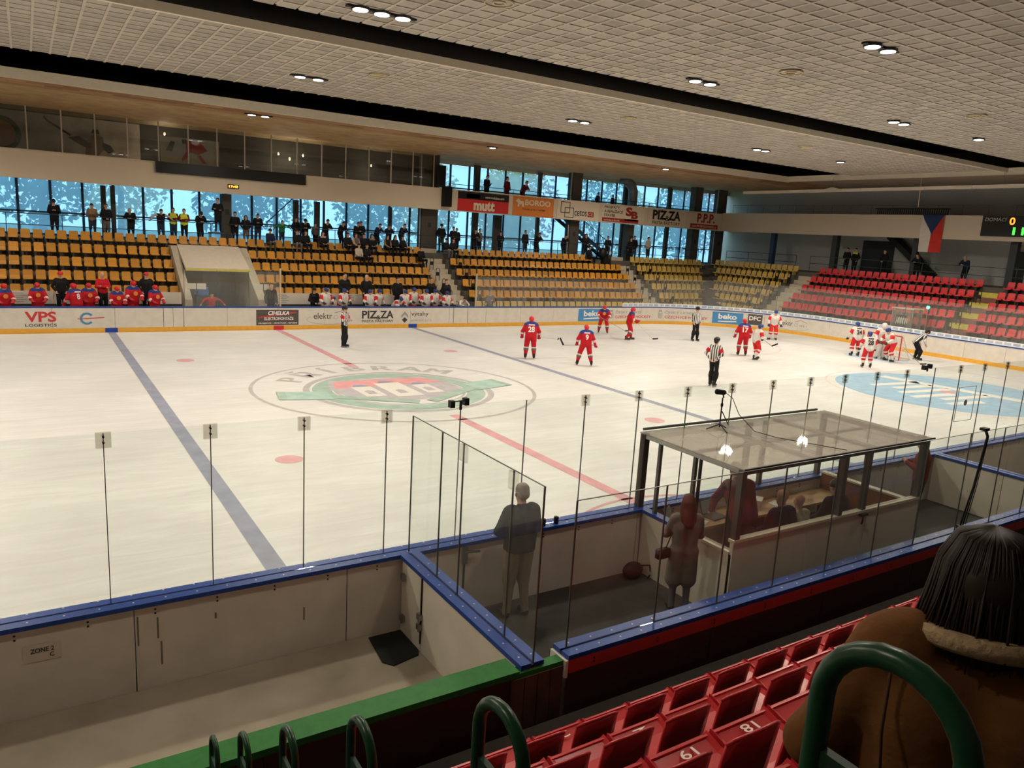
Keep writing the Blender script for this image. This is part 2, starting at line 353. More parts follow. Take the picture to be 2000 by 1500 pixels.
a = Ad(); a.loop((-7.95, 0.6), 0.26, 0.26, 0.09, a0=0.6, a1=5.6, m=0); a.poly([(-8.3, 0.57), (-7.3, 0.62), (-7.3, 0.66), (-8.3, 0.60)], 0.010, 1); a.done('board_advert', [INK_BLUE, INK_RED], 'blue C emblem print with red band')
a = Ad(); a.rect(-1.0, 1.0, 0.22, 0.95, m=0); a.poly([(-0.9, 0.62), (0.9, 0.86), (0.9, 0.80), (-0.9, 0.56)], 0.006, 2); a.text('CIHELKA', -0.45, 0.55, 0.70, 0.90, m=1, bold=0.03, shear=0.2); a.text('ELEKTROMONTÁŽE', -0.62, 0.75, 0.46, 0.64, m=1, bold=0.02); a.text('PROJEKCE - MONTÁŽ - REVIZE', -0.9, 0.92, 0.27, 0.37, m=1, bold=0.02); a.done('board_advert', [AD_DARK, INK_WHITE, INK_RED], 'dark CIHELKA ELEKTROMONTÁŽE print')
def elektrowin(s0, L):
    a = Ad(); a.text('elektr', s0+0.15*L, s0+0.55*L, 0.50, 0.80, m=0); a.loop((s0+0.64*L, 0.58), 0.11*L/2.3, 0.10, 0.02, m=1); a.text('win', s0+0.72*L, s0+0.95*L, 0.50, 0.68, m=1)
    a.poly([(s0+0.60*L, 0.80), (s0+0.76*L, 0.92), (s0+0.95*L, 0.78), (s0+0.93*L, 0.76), (s0+0.76*L, 0.88), (s0+0.61*L, 0.77)], m=1); a.loop((s0+0.5*L, 0.48), 0.5*L, 0.26, 0.02, m=2, a0=2.6, a1=6.2); a.done('board_advert', [INK, INK_GREY, INK_GREEN], 'elektrowin outline print with green swoosh')
elektrowin(1.4, 2.3)
a = Ad(); a.text('PIZ', 4.22, 5.05, 0.50, 0.90, m=0, bold=0.03); a.text('ZA', 5.2, 5.95, 0.50, 0.90, m=0, bold=0.03); a.text('&', 5.0, 5.24, 0.44, 0.66, 0.012, 0, bold=0.02); a.text('PASTA FACTORY', 4.22, 5.95, 0.30, 0.43, m=0, bold=0.01); a.done('board_advert', [INK], 'dark PIZZA PASTA FACTORY print')
a = Ad(); a.poly([(6.58, 0.86), (6.78, 0.64), (6.78, 0.52), (6.58, 0.70), (6.38, 0.52), (6.38, 0.64)], m=1); a.poly([(6.58, 0.55), (6.74, 0.42), (6.58, 0.26), (6.42, 0.42)], m=0); a.text('výtahy', 6.95, 7.95, 0.55, 0.85, m=0); a.text('příbram s.r.o.', 6.95, 8.2, 0.30, 0.46, m=1); a.done('board_advert', [INK, INK_GREY], 'grey výtahy příbram print with diamond mark')
def beko(s0, s1):
    a = Ad(); a.rect(s0, s1, 0.22, 0.97, m=0); w = s1-s0; a.text('beko', s0+0.2*w, s0+0.8*w, 0.52, 0.87, m=1, bold=0.03); a.poly([(s0+0.2*w, 0.33), (s0+0.8*w, 0.38), (s0+0.8*w, 0.46), (s0+0.2*w, 0.40)], m=1) if s1 < SX else a.wrap([(0, 0), (0.3*w, 0), (0.6*w, 0.05), (0.6*w, 0.12), (0.3*w, 0.08), (0, 0.06)], [(0, 1, 4, 5), (1, 2, 3, 4)], s0+0.2*w, 0.33, 0.008, 1)
    a.done('board_advert', [AD_BLUE, INK_WHITE], 'blue beko print with white underline')
beko(17.95, 20.05)
def hokej(s0, L):
    a = Ad(); c = (s0+0.3, 0.6)     # generic rampant crest in outline
    a.loop(c, 0.17, 0.24, 0.03, m=0); a.poly([(c[0]-0.12, 0.86), (c[0]-0.06, 0.92), (c[0], 0.86), (c[0]+0.06, 0.92), (c[0]+0.12, 0.86), (c[0]+0.12, 0.82), (c[0]-0.12, 0.82)], m=0)
    for k in range(4): a.poly([(c[0]-0.15+0.06*k, 0.42), (c[0]-0.10+0.06*k, 0.70), (c[0]-0.07+0.06*k, 0.70), (c[0]-0.12+0.06*k, 0.42)], m=0)
    a.text('ČESKÝ HOKEJ', s0+0.65, s0+0.62*L+0.5, 0.64, 0.88, m=0, bold=0.012); a.text('CZECH ICE HOCKEY', s0+0.65, s0+L, 0.38, 0.55, m=1, bold=0.012); a.done('board_advert', [INK_GREY, INK_RED], 'grey and red ČESKÝ HOKEJ print with crest')
hokej(20.2, 3.6); hokej(24.2, 3.6); beko(28.1, 30.05)
a = Ad(); a.rect(30.35, 31.25, 0.3, 0.98, m=0); a.text('DFC', 30.43, 31.15, 0.58, 0.86, m=1, bold=0.03); a.done('board_advert', [AD_DARK, INK_WHITE], 'dark square DFC print'); elektrowin(31.9, 2.3)
# sponsor strip on top of the corner and end boards
def strip_mat():
    m = bpy.data.materials.new('sponsor_strip'); m.use_nodes = True; nt = m.node_tree; N = nt.nodes; L = nt.links; b = N['Principled BSDF']
    tc = N.new('ShaderNodeTexCoord'); br = N.new('ShaderNodeTexBrick'); br.inputs['Scale'].default_value = 1.0; br.inputs['Brick Width'].default_value = 0.42; br.inputs['Row Height'].default_value = 0.22; br.inputs['Mortar Size'].default_value = 0.05
    br.inputs['Color1'].default_value = (0.34, 0.42, 0.5, 1); br.inputs['Color2'].default_value = (0.48, 0.55, 0.62, 1); br.inputs['Mortar'].default_value = (0.8, 0.81, 0.82, 1); br.offset = 0.0
    L.new(tc.outputs['UV'], br.inputs['Vector']); L.new(br.outputs['Color'], b.inputs['Base Color']); b.inputs['Roughness'].default_value = 0.5; return m
STRIP = strip_mat()
def strip(s0, s1):
    mb = sweep(MB(), s0, s1, 0.03, 0.05, 1.10, 1.32); me = mb.data('sponsor_strip', STRIP); uv = me.uv_layers.new(name='UVMap'); ss = seg(s0, s1)
    for p in me.polygons:
        for li in p.loop_indices:
            vi = me.loops[li].vertex_index; co = me.vertices[vi].co; uv.data[li].uv = (ss[min(vi//4, len(ss)-1)], co.z-1.10)
    link('sponsor_strip', me, boards)
for k in range(9): strip(21.4+k*3.2, 21.4+(k+1)*3.2-0.02)

# ------------------------------------------------------------------ rink glass
glass = ST(empty('rink_glass'), 'clear protective glass standing on the boards')
JOINT = M('glass_edge', (84, 88, 80), 0.3); CLIP = glass_mat('clip_plastic', (0.93, 0.92, 0.90), 0.05)
def s_near(x): return S3+(SX-x)
xs = np.arange(-14.4, 14.7, 1.0); pane_me = MB().box(0.008, 0.992, -0.006, 0.006, 0, 1.82).data('glass_pane', GLASS)
joint_me = MB().box(-0.0045, 0.0045, -0.009, 0.009, 0, 1.82).data('glass_joint', JOINT)
clip_me = MB().box(-0.07, 0.07, -0.016, -0.010, 0, 0.16).box(-0.07, 0.07, 0.010, 0.016, 0, 0.16).data('glass_clip', CLIP)
bolt_me = MB().lathe([(0.011, -0.022), (0.011, 0.022)], (0, 0, 0.055), 8, 0, (0, 1, 0)).lathe([(0.011, -0.022), (0.011, 0.022)], (0, 0, 0.115), 8, 0, (0, 1, 0)).data('clip_bolt', BLACK)
for i, x in enumerate(xs):
    link('glass_pane', pane_me, glass, (x, -14.1, 1.10)); link('glass_joint', joint_me, glass, (x, -14.1, 1.10))
    if abs(x+5.4) > 0.2 and abs(x-5.6) > 0.3 and abs(x+4.4) > 0.2:
        c = link('glass_clip', clip_me, glass, (x, -14.1, 2.77)); link('clip_bolt', bolt_me, c)
def far_glass(s0, s1, top, n):
    for k in range(n):
        a = s0+(s1-s0)*k/n; b = s0+(s1-s0)*(k+1)/n
        sweep(MB(), a+0.01, b-0.01, 0.095, 0.107, 1.10, top).build('glass_pane', GLASS_FAR, glass)
        sweep(MB(), a-0.008, a+0.008, 0.09, 0.112, 1.10, top).build('glass_joint', JOINT, glass)
far_glass(-4.1, 0.1, 2.75, 3); far_glass(10.9, SX, 2.75, 8); far_glass(SX, S1, 2.95, 7); far_glass(S1, S2, 2.95, 8); far_glass(S2, S2+8, 2.95, 5)
for x in (0.15, 10.85): MB().bar((x, 14.1, 1.1), (x, 14.1, 2.9), 0.07, 0.07).build('glass_post', M('post_cream', (190, 176, 150), 0.6), glass)
# ------------------------------------------------------------------ floor outside the boards
FZ = 0.10
mb = sweep(MB(), -SX, S7, 0.205, 3.2, -0.1, FZ); o = mb.build('floor_concourse', CONC); ST(o, 'grey concrete floor outside the rink boards')
o = MB().box(-5.98, 5.85, -16.9, -14.22, FZ+0.001, FZ+0.012).build('floor_rubber', RUBBER); ST(o, 'dark rubber flooring of the penalty boxes')
PANEL = M('panel_offwhite', (214, 206, 190), 0.55, noise=0.07, scale=2.0)
RAIL_RED = M('enamel_red', (176, 52, 46), 0.45, noise=0.1, scale=5)
WALLBLACK = M('wall_black', (74, 56, 52), 0.75, noise=0.2, scale=2.0)
GREEN = M('enamel_green', (40, 112, 46), 0.55, noise=0.15, scale=14, bump=0.1, spec=0.2)
DGREEN = M('enamel_dark_green', (22, 66, 40), 0.3, noise=0.15, scale=9)

def capped_wall(name, label, x0, x1, y0, y1, zt, seams, along, wall_mat=PANEL):
    root = empty(name, ((x0+x1)/2, (y0+y1)/2, FZ)); ST(root, label)
    cuts = [(x0 if along == 'x' else y0)]+list(seams)+[(x1 if along == 'x' else y1)]
    for a, b in zip(cuts[:-1], cuts[1:]):
        mb = MB().box(a+0.006, b-0.006, y0, y1, FZ, zt) if along == 'x' else MB().box(x0, x1, a+0.006, b-0.006, FZ, zt)
        local(root, mb).build('wall_panel', wall_mat, root)
    for k in (0, 1):
        if along == 'x':
            ym = (y0+y1)/2; a, b = (y0-0.03, ym-0.016) if k == 0 else (ym+0.016, y1+0.03); mb = MB().box(x0, x1, a, b, zt, zt+0.05)
        else:
            xm = (x0+x1)/2; a, b = (x0-0.03, xm-0.016) if k == 0 else (xm+0.016, x1+0.03); mb = MB().box(a, b, y0, y1, zt, zt+0.05)
        local(root, mb).build('wall_cap', BLUE_CAP, root)
    mb = MB()
    if along == 'x': mb.box(x0, x1, (y0+y1)/2-0.016, (y0+y1)/2+0.016, zt, zt+0.03)
    else: mb.box((x0+x1)/2-0.016, (x0+x1)/2+0.016, y0, y1, zt, zt+0.03)
    local(root, mb).build('cap_groove', MATS['groove'], root)
    mb = MB()
    n = int(((x1-x0) if along == 'x' else (y1-y0))/0.28)
    for i in range(n):
        for k in (-1, 1):
            p = (x0+0.14+0.28*i, (y0+y1)/2+k*0.07, zt+0.05) if along == 'x' else ((x0+x1)/2+k*0.07, y0+0.14+0.28*i, zt+0.05)
            mb.lathe([(0.011, 0), (0.009, 0.004)], p, 6)
    o = local(root, mb).build('cap_screws', MATS['screw_white'], root); o['kind'] = 'stuff'
    return root
pl = capped_wall('partition_wall', 'white blue-capped partition beside the black floor mat', -6.2, -6.0, -17.0, -14.24, 1.06, [-14.82], 'y')
pr = capped_wall('partition_wall', 'white blue-capped partition beyond the timekeeper booth', 5.86, 6.06, -17.0, -14.24, 1.06, [-15.6], 'y')
fw = capped_wall('front_wall', 'dark wall with blue cap and red rail in front of the red seats', -5.72, 14.0, -17.03, -16.83, 1.06, list(np.arange(-3.7, 14, 2.0)), 'x', WALLBLACK)
mb = MB().box(-5.72, 14.0, -17.06, -17.03, 0.92, 1.06); local(fw, mb).build('red_rail', RAIL_RED, fw)
mb = MB().box(-5.75, -5.72, -17.06, -16.8, 0.88, 1.06); local(fw, mb).build('end_block', M('end_white', (214, 208, 200), 0.5), fw)
mb = MB()
for x in np.arange(-5.4, 6, 0.85):
    for z in (0.97, 1.01): mb.lathe([(0.010, 0), (0.010, 0.006)], (x, -17.06, z), 6, 0, (0, -1, 0))
o = local(fw, mb).build('rail_bolts', BLACK, fw); o['kind'] = 'stuff'
# hinges, latch and gap of the little gate in the left partition
mb = MB().box(-6.215, -6.2, -14.83, -14.81, 0.2, 1.06); 
local(pl, mb).build('gate_gap', BLACK, pl)
for y, z in ((-14.32, 0.85), (-14.32, 0.3), (-14.80, 0.55), (-14.80, 0.42)):
    mb = MB().box(-6.245, -6.2, y-0.05, y+0.03, z-0.035, z+0.035).lathe([(0.018, -0.05), (0.018, 0.05)], (-6.235, y-0.03, z), 8); local(pl, mb).build('gate_hinge', STEEL, pl)
# glass on the left partition, on the front wall and behind the pen
def panes(root_label, pts, z0, z1, thick=0.006, clips=()):
    root = ST(empty('glass_screen', (*pts[0], z0)), root_label)
    for a, b in zip(pts[:-1], pts[1:]):
        d = np.array(b)-np.array(a); L = np.linalg.norm(d); d = d/L; n = np.array([-d[1], d[0]])*thick
        A = np.array(a)+d*0.006; Bq = np.array(b)-d*0.006; q = [A-n, Bq-n, Bq+n, A+n]
        mb = MB().extr([(*p, z0) for p in q], (0, 0, z1-z0)); local(root, mb).build('glass_pane', GLASS, root)
        mb = MB().bar((*a, z0), (*a, z1), 0.012, 0.016); local(root, mb).build('glass_joint', JOINT, root)
        mb = MB().bar((*a, z1), (*b, z1), 0.014, 0.006); local(root, mb).build('glass_rim', JOINT, root)
    mb = MB().bar((*pts[-1], z0), (*pts[-1], z1), 0.012, 0.016); local(root, mb).build('glass_joint', JOINT, root)
    for p in clips:
        mb = MB().box(p[0]-0.016, p[0]+0.016, p[1]-0.07, p[1]+0.07, z1-0.2, z1-0.02); local(root, mb).build('glass_clip', CLIP, root)
    return root
panes('glass standing on the white partition by the black mat', [(-6.1, -14.2), (-6.1, -14.98), (-6.1, -15.48), (-6.1, -16.48), (-6.1, -17.0)], 1.11, 2.86, clips=[(-6.1, -15.48), (-6.1, -16.48)])
panes('long glass screen on the red-railed front wall', [(-5.66, -16.93), (-4.5, -16.93), (-3.55, -16.93), (-2.6, -16.93), (-1.6, -16.93), (-0.6, -16.93), (0.4, -16.93), (1.5, -16.93), (2.5, -16.93), (3.5, -16.93), (4.5, -16.93), (5.5, -16.93), (6.5, -16.93), (7.5, -16.93)], 1.11, 2.64)
# latch and lock plate of the penalty gate on the outside of the boards
root = T(empty('gate_latch', (-5.3, -14.2, 0.6)), 'steel gate latch on the beige boards inside the pen', 'latch')
MB().box(-0.04, 0.04, -0.03, 0, 0.2, 0.46).build('latch_plate', STEEL, root); MB().tube([(0.0, -0.03, 0.38), (0.0, -0.06, 0.38), (0.2, -0.06, 0.36)], 0.018, 8).build('latch_lever', STEEL, root)
MB().bar((0, -0.01, -0.36), (0, -0.01, 0.2), 0.02, 0.02).build('latch_rod', DARK, root); MB().box(-0.06, 0.1, -0.03, 0, -0.42, -0.36).build('latch_foot', STEEL, root)
# dark mat, paper sign, shoe bag
mb = MB().extr([(-6.66, -14.28, 0), (-6.24, -14.28, 0), (-6.235, -14.80, 0), (-6.28, -14.9, 0), (-6.63, -14.98, 0), (-6.72, -14.86, 0)], (0, 0, 0.015)); mb.v = [(a+0.02, b, c) for a, b, c in mb.v]
T(mb.build('floor_mat', M('mat_black', (30, 32, 30), 0.9, noise=0.3, scale=60, bump=0.4), loc=(0, 0, FZ+0.001)), 'black rubber floor mat at the gate of the partition', 'mat')
root = T(empty('paper_sign', (-10.02, -14.203, 0.78)), 'small white ZONE 2 C paper taped to the boards', 'sign')
MB().box(-0.16, 0.16, -0.003, 0, -0.09, 0.09).build('paper', M('paper', (206, 196, 182), 0.8), root)
text_on(text_on(MB(), 'ZONE 2', (-0.10, -0.006, 0.0), (1, 0, 0), (0, 0, 1), 0.2, 0.05, bold=0.02), 'C', (0.06, -0.006, -0.06), (1, 0, 0), (0, 0, 1), 0.04, 0.045, bold=0.02).build('lettering', INK, root)
mb = MB().ell((0, 0, 0.13), (0.18, 0.11, 0.13), 12, 8); root = T(empty('shoulder_bag', (-2.5, -14.42, FZ+0.012)), 'black bag on the floor in the pen corner by the booth', 'bag')
mb.v = [(a, b, max(c, 0)) for a, b, c in mb.v]; mb.build('bag_body', M('bag_black', (20, 20, 22), 0.6, noise=0.2), root, True)
MB().tube([(0.12, -0.05, 0.2), (0.24, -0.1, 0.2), (0.28, -0.1, 0.05), (0.2, -0.12, 0.012)], 0.012, 6).build('bag_strap', BLACK, root, True)
# pairs of small black boxes on the glass
for x, lab in ((-5.4, 'pair of small black boxes on rink glass near the grey-haired man'), (5.3, 'pair of small black boxes on rink glass beyond the booth')):
    root = T(empty('glass_mounted_camera', (x, -14.1, 2.92)), lab, 'camera', 'black boxes clamped on the rink glass')
    MB().bar((-0.14, 0, 0.05), (0.08, 0, 0.06), 0.012, 0.012).bar((0, 0, -0.06), (0, 0, 0.06), 0.02, 0.03).build('bracket', DARK, root)
    for dx, dz in ((-0.13, 0.03), (0.07, 0.05)): MB().box(dx-0.03, dx+0.03, -0.04, 0.04, dz-0.05, dz+0.04).lathe([(0.022, 0), (0.018, 0.012)], (dx, -0.04, dz), 10, 0, (0, -1, 0)).build('camera_box', BLACK, root)
r = T(empty('glass_notice', (7.0, -14.1, 2.0)), 'clear framed notice with a small grey emblem on the rink glass', 'notice')
for a, b in (((-.35, .45), (.35, .45)), ((-.35, -.3), (.35, -.3)), ((-.35, -.3), (-.35, .45)), ((.35, -.3), (.35, .45))): MB().bar((a[0], -.012, a[1]), (b[0], -.012, b[1]), .012, .008).build('notice_edge', INK_GREY, r)
MB().lathe([(.07, 0), (.07, .004)], (0, -.012, .1), 8, 0, (0, -1, 0)).build('notice_emblem', INK_GREY, r)
# cups on the cap behind the standing man
for x in (-4.02, -3.8): T(MB().lathe([(0.034, 0), (0.036, 0.09), (0.03, 0.1)], (0, 0, 0), 12).build('drinking_bottle', BLACK, loc=(x, -14.15, 1.10)), 'small dark bottle on the blue cap behind the standing man', 'bottle', 'dark bottles on the blue cap')

# ------------------------------------------------------------------ low wall with green cap and timber face
root = empty('low_wall', (-9, -16.95, FZ)); ST(root, 'low dark wall with a broad green painted cap')
for a, b in ((-14.5, -11.0), (-11.0, -8.6), (-8.6, -6.35)):
    mb = MB().box(a+0.005, b-0.005, -17.0, -16.9, FZ, 1.06); local(root, mb).build('wall_panel', WALLBLACK, root)
mb = MB().box(-14.5, -6.3, -17.08, -16.83, 1.06, 1.12); local(root, mb).build('green_cap', GREEN, root)
mb = MB().box(-6.3, -5.75, -17.02, -16.9, 1.0, 1.05); local(root, mb).build('green_cap', GREEN, root)
WOOD = M('old_wood', (92, 72, 60), 0.8, noise=0.25, scale=5)
for k in range(4):
    mb = MB().box(-6.35+0.15*k+0.004, -6.2+0.15*k-0.004, -17.03, -16.98, FZ, 1.0); local(root, mb).build('plank', WOOD, root)

# ------------------------------------------------------------------ timekeeper booth
bo = T(empty('timekeeper_booth', (0, -15, FZ)), 'glass-roofed timekeeper booth with white lower walls beside the ice', 'booth')
def bp(name, mb, mat, par=None): return local(bo, mb).build(name, mat, par or bo)
bp('side_wall', MB().box(-2.24, -2.16, -15.98, -14.24, FZ, 1.06), PANEL); bp('front_wall_panel', MB().box(-2.24, -0.7, -16.0, -15.94, FZ, 1.24), PANEL)
bp('front_wall_panel', MB().box(-0.69, 0.7, -16.0, -15.94, FZ, 1.24), PANEL); bp('front_wall_panel', MB().box(0.71, 2.16, -16.0, -15.94, FZ, 1.24), PANEL)
BROWN = M('chipboard_brown', (128, 78, 44), 0.7, noise=0.25, scale=9)
bp('side_wall', MB().box(2.08, 2.16, -15.94, -14.24, FZ, 1.16), BROWN)
TRIM = M('trim_cream', (206, 196, 176), 0.6)
bp('wall_trim', MB().box(-2.26, 2.18, -16.02, -15.92, 1.24, 1.28), TRIM); bp('wall_trim', MB().box(-2.26, -2.14, -15.95, -15.1, 1.06, 1.10), TRIM); bp('wall_trim', MB().box(2.06, 2.18, -15.92, -14.24, 1.16, 1.19), TRIM)
bp('side_cap', MB().box(-2.27, -2.13, -15.1, -14.24, 1.06, 1.11), BLUE_CAP)
POSTM = M('booth_post', (104, 104, 100), 0.45, 0.5)
for x, y, z0, z1, w, mm in ((-2.2, -14.1, 1.10, 2.26, 0.1, M('post_dark', (64, 58, 52), 0.6)), (-2.2, -14.45, 1.10, 2.24, 0.05, POSTM), (-2.2, -15.15, 1.10, 2.24, 0.05, POSTM), (-2.2, -15.25, 1.1, 2.26, 0.035, BLACK), (-2.19, -15.97, 1.28, 2.24, 0.09, POSTM),
                            (0.02, -15.97, 1.28, 2.24, 0.09, POSTM), (0.62, -15.97, 1.28, 2.24, 0.08, POSTM), (2.1, -15.97, 1.28, 2.24, 0.09, POSTM), (2.1, -14.12, 1.10, 2.24, 0.08, POSTM), (0.1, -14.12, 1.10, 2.24, 0.08, POSTM), (0.5, -14.12, 1.10, 2.24, 0.06, POSTM)):
    bp('post', MB().bar((x, y, z0), (x, y, z1), w, w), mm)
bp('head_rail', MB().box(-2.24, -0.02, -16.02, -15.94, 2.18, 2.24), POSTM); bp('head_rail', MB().box(0.06, 2.16, -16.02, -15.94, 2.18, 2.24), POSTM); bp('head_rail', MB().box(-2.24, -2.16, -15.94, -14.1, 2.19, 2.24), ALU); bp('head_rail', MB().box(2.06, 2.14, -15.94, -14.1, 2.19, 2.24), ALU)
ROOFG = glass_mat('booth_roof_glass', (0.82, 0.80, 0.76), 0.38, (0.62, 0.58, 0.52), ior=1.3)
for a, b in ((-2.26, -0.78), (-0.74, 0.70), (0.74, 2.2)): bp('roof_pane', MB().box(a, b, -16.06, -14.04, 2.255, 2.272), ROOFG)
for x in (-0.76, 0.72): bp('roof_bar', MB().box(x-0.03, x+0.03, -16.0, -14.1, 2.21, 2.25), ALU)
bp('roof_bar', MB().box(-2.2, 2.15, -15.1, -15.05, 2.21, 2.25), ALU)
bp('roof_edge', MB().box(-2.27, 2.2, -16.08, -16.06, 2.25, 2.285), BLACK); bp('roof_edge', MB().tube([(-2.2, -14.05, 2.31), (1.95, -14.05, 2.31)], 0.022, 8), DARK)
PANEG = glass_mat('booth_glass', dust=0.04)
for a, b in ((-2.14, -0.03), (0.07, 0.58), (0.66, 2.05)): bp('glass_pane', MB().box(a, b, -15.975, -15.965, 1.28, 2.18), PANEG)
bp('glass_pane', MB().box(-2.205, -2.195, -15.9, -15.2, 1.10, 2.19), PANEG)
bp('door_handle', MB().box(0.52, 0.68, -16.06, -16.0, 1.2, 1.235).tube([(0.6, -16.03, 1.2), (0.6, -16.03, 1.1), (0.58, -16.03, 1.06)], 0.014, 6), BLACK)
bp('counter_top', MB().box(-2.14, 2.06, -14.78, -14.24, 0.84, 0.88), M('counter_wood', (176, 140, 92), 0.6, noise=0.12, scale=6)); bp('counter_leg', MB().box(-0.03, 0.03, -14.7, -14.3, FZ, 0.84), DARK)
bp('floor_step', MB().box(-2.14, 2.06, -15.92, -14.24, FZ, 0.16), RUBBER)
# things on the counter
SCR = M('screen_grey', (150, 168, 172), 0.3); 
def laptop(x, y, rz, lab):
    r = T(empty('laptop', (x, y, 0.88), rz), lab, 'laptop'); MB().box(-0.17, 0.17, -0.12, 0.12, 0, 0.018).build('keyboard_base', DARK, r)
    l = MB().add([(-0.17, 0.12, 0.018), (0.17, 0.12, 0.018), (0.17, 0.2, 0.24), (-0.17, 0.2, 0.24), (-0.17, 0.13, 0.014), (0.17, 0.13, 0.014), (0.17, 0.21, 0.24), (-0.17, 0.21, 0.24)], [(0, 1, 2, 3), (7, 6, 5, 4), (0, 4, 5, 1), (3, 2, 6, 7), (1, 5, 6, 2), (0, 3, 7, 4)]).build('screen_lid', BLACK, r)
    MB().add([(-0.155, 0.122, 0.035), (0.155, 0.122, 0.035), (0.155, 0.193, 0.228), (-0.155, 0.193, 0.228)], [(0, 1, 2, 3)]).build('display', SCR, l)
laptop(-1.75, -14.5, 0.5, 'open laptop at the booth corner by the woman in grey'); laptop(-0.95, -14.52, 0.1, 'open laptop before the man in the dark red jacket')
for i, (x, y, c, lab) in enumerate(((-0.45, -14.45, (222, 200, 70), 'yellow folder on the booth counter'), (0.55, -14.5, (226, 222, 214), 'white sheet by the man in a cap'), (-1.35, -14.6, (220, 214, 204), 'white sheet beside the two laptops'), (0.15, -14.42, (196, 190, 180), 'grey box behind the bald man'))):
    T(MB().box(-0.13, 0.13, -0.09, 0.09, 0, 0.006 if i < 3 else 0.12).build('folder' if i == 0 else ('paper_sheet' if i < 3 else 'desk_box'), M('sheet%d' % i, c, 0.7), loc=(x, y, 0.881), rz=0.2*i), lab, 'paper' if i < 3 else 'box')
r = T(empty('desk_microphone', (-0.2, -14.4, 0.88)), 'small goose-neck microphone on the booth counter', 'microphone'); MB().lathe([(0.05, 0), (0.05, 0.02)], (0, 0, 0), 12).build('base', BLACK, r); MB().tube([(0, 0, 0.02), (0, 0.02, 0.16), (-0.08, -0.06, 0.26)], 0.008, 6).build('neck', BLACK, r); MB().ell((-0.085, -0.065, 0.265), (0.02, 0.02, 0.025)).build('head', BLACK, r)
# microphone on a tripod on the booth roof with its cable
r = T(empty('microphone_stand', (-1.0, -14.45, 2.285)), 'black microphone on a small tripod on the booth roof', 'microphone')
for a in (2.6, 4.5, 0.2): MB().tube([(0, 0, 0.1), (0.2*math.cos(a), 0.2*math.sin(a), 0.01)], 0.01, 6).build('leg', BLACK, r)
MB().tube([(0, 0, 0.05), (0.0, 0, 0.52)], 0.011, 8).build('pole', BLACK, r); MB().tube([(0.02, 0, 0.30), (0.16, -0.03, 0.08)], 0.008, 6).build('brace', BLACK, r); MB().lathe([(0.02, 0), (0.02, 0.05)], (0, 0, 0.38), 8).build('clamp', BLACK, r)
MB().tube([(0.02, 0, 0.52), (0.0, 0, 0.57), (-0.03, 0, 0.60)], 0.012, 6).build('holder', BLACK, r)
MB().tube([(-0.16, 0.01, 0.62), (-0.14, 0.01, 0.62), (0.02, 0, 0.60), (0.05, 0, 0.60)], [0.02, 0.042, 0.04, 0.018], 10).build('windshield', M('foam_black', (26, 26, 26), 0.95, bump=0.6, scale=90), r, True)
pts = [(-0.95, -14.45, 2.88), (-0.84, -14.5, 2.80), (-0.76, -14.6, 2.55), (-0.6, -14.8, 2.32), (-0.45, -15.1, 2.285), (-0.2, -15.6, 2.285), (-0.02, -16.0, 2.288)]
T(MB().tube(pts, 0.006, 6).build('microphone_cable', BLACK, None, True), 'thin black cable from the tripod microphone across the booth roof', 'cable')
# cable hanging over the front glass
r = T(empty('hanging_cable', (1.9, -16.9, 1.11)), 'black cable bundle hung over the front glass screen', 'cable')
for k, d in enumerate((0.0, 0.025, 0.05)): MB().tube([(0.02+d, -0.0, 1.55), (-0.0+d, -0.06, 1.45), (-0.16+d*2, -0.07, 0.7), (-0.36+d*3, -0.08, 0.12)], 0.012-0.003*k, 6).build('cable_strand', BLACK, r, True)
MB().box(-0.05, 0.07, -0.05, 0.04, 1.53, 1.57).build('hook', BLACK, r); MB().box(-0.41, -0.31, -0.12, -0.05, 0.02, 0.13).build('socket_box', BLACK, r)

# ------------------------------------------------------------------ seats
def seat_mesh(name, mat, gap=0.0):
    mb = MB(); w = 0.198
    prof = [(-0.42, -0.025), (-0.40, 0.02), (-0.30, 0.0), (-0.12, -0.01), (-0.03, 0.02), (0.02, 0.12), (0.05, 0.28), (0.065, 0.37), (0.08, 0.37), (0.065, 0.27), (0.03, 0.10), (0.0, -0.01), (-0.1, -0.05), (-0.40, -0.05)]
    q = []; K = len(prof)
    for i, x in enumerate((-w, -w*0.86, 0, w*0.86, w)):
        e = 0.0 if i in (1, 2, 3) else 1.0; bw = -0.012 if i == 2 else 0
        for (y, z) in prof:
            zz = z-(0.05*e if z > 0.33 else 0)+(0.025*e if (y < -0.35) else 0)
            yy = y-bw*0-(0.03*e if z > 0.1 else 0)
            q.append((x, yy, zz))
    f = []
    for i in range(4):
        for k in range(K): f.append((i*K+k, i*K+(k+1) % K, (i+1)*K+(k+1) % K, (i+1)*K+k))
    f += [tuple(range(K-1, -1, -1)), tuple(4*K+k for k in range(K))]
    mb.add(q, f, 0); mb.box(-0.03, 0.03, -0.3, 0.0, -0.28, -0.05, 1)
    return mb.data(name, [mat, DARK], False)
STAND = M('stand_concrete', (92, 88, 80), 0.9, noise=0.2, scale=2.5)
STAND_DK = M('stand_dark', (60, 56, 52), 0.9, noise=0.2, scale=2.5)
STEP = M('step_concrete', (186, 176, 156), 0.85, noise=0.1, scale=4)
STEP_Y = M('step_yellow', (206, 190, 84), 0.7, noise=0.15, scale=6)
DY, DZ = 0.865, 0.585
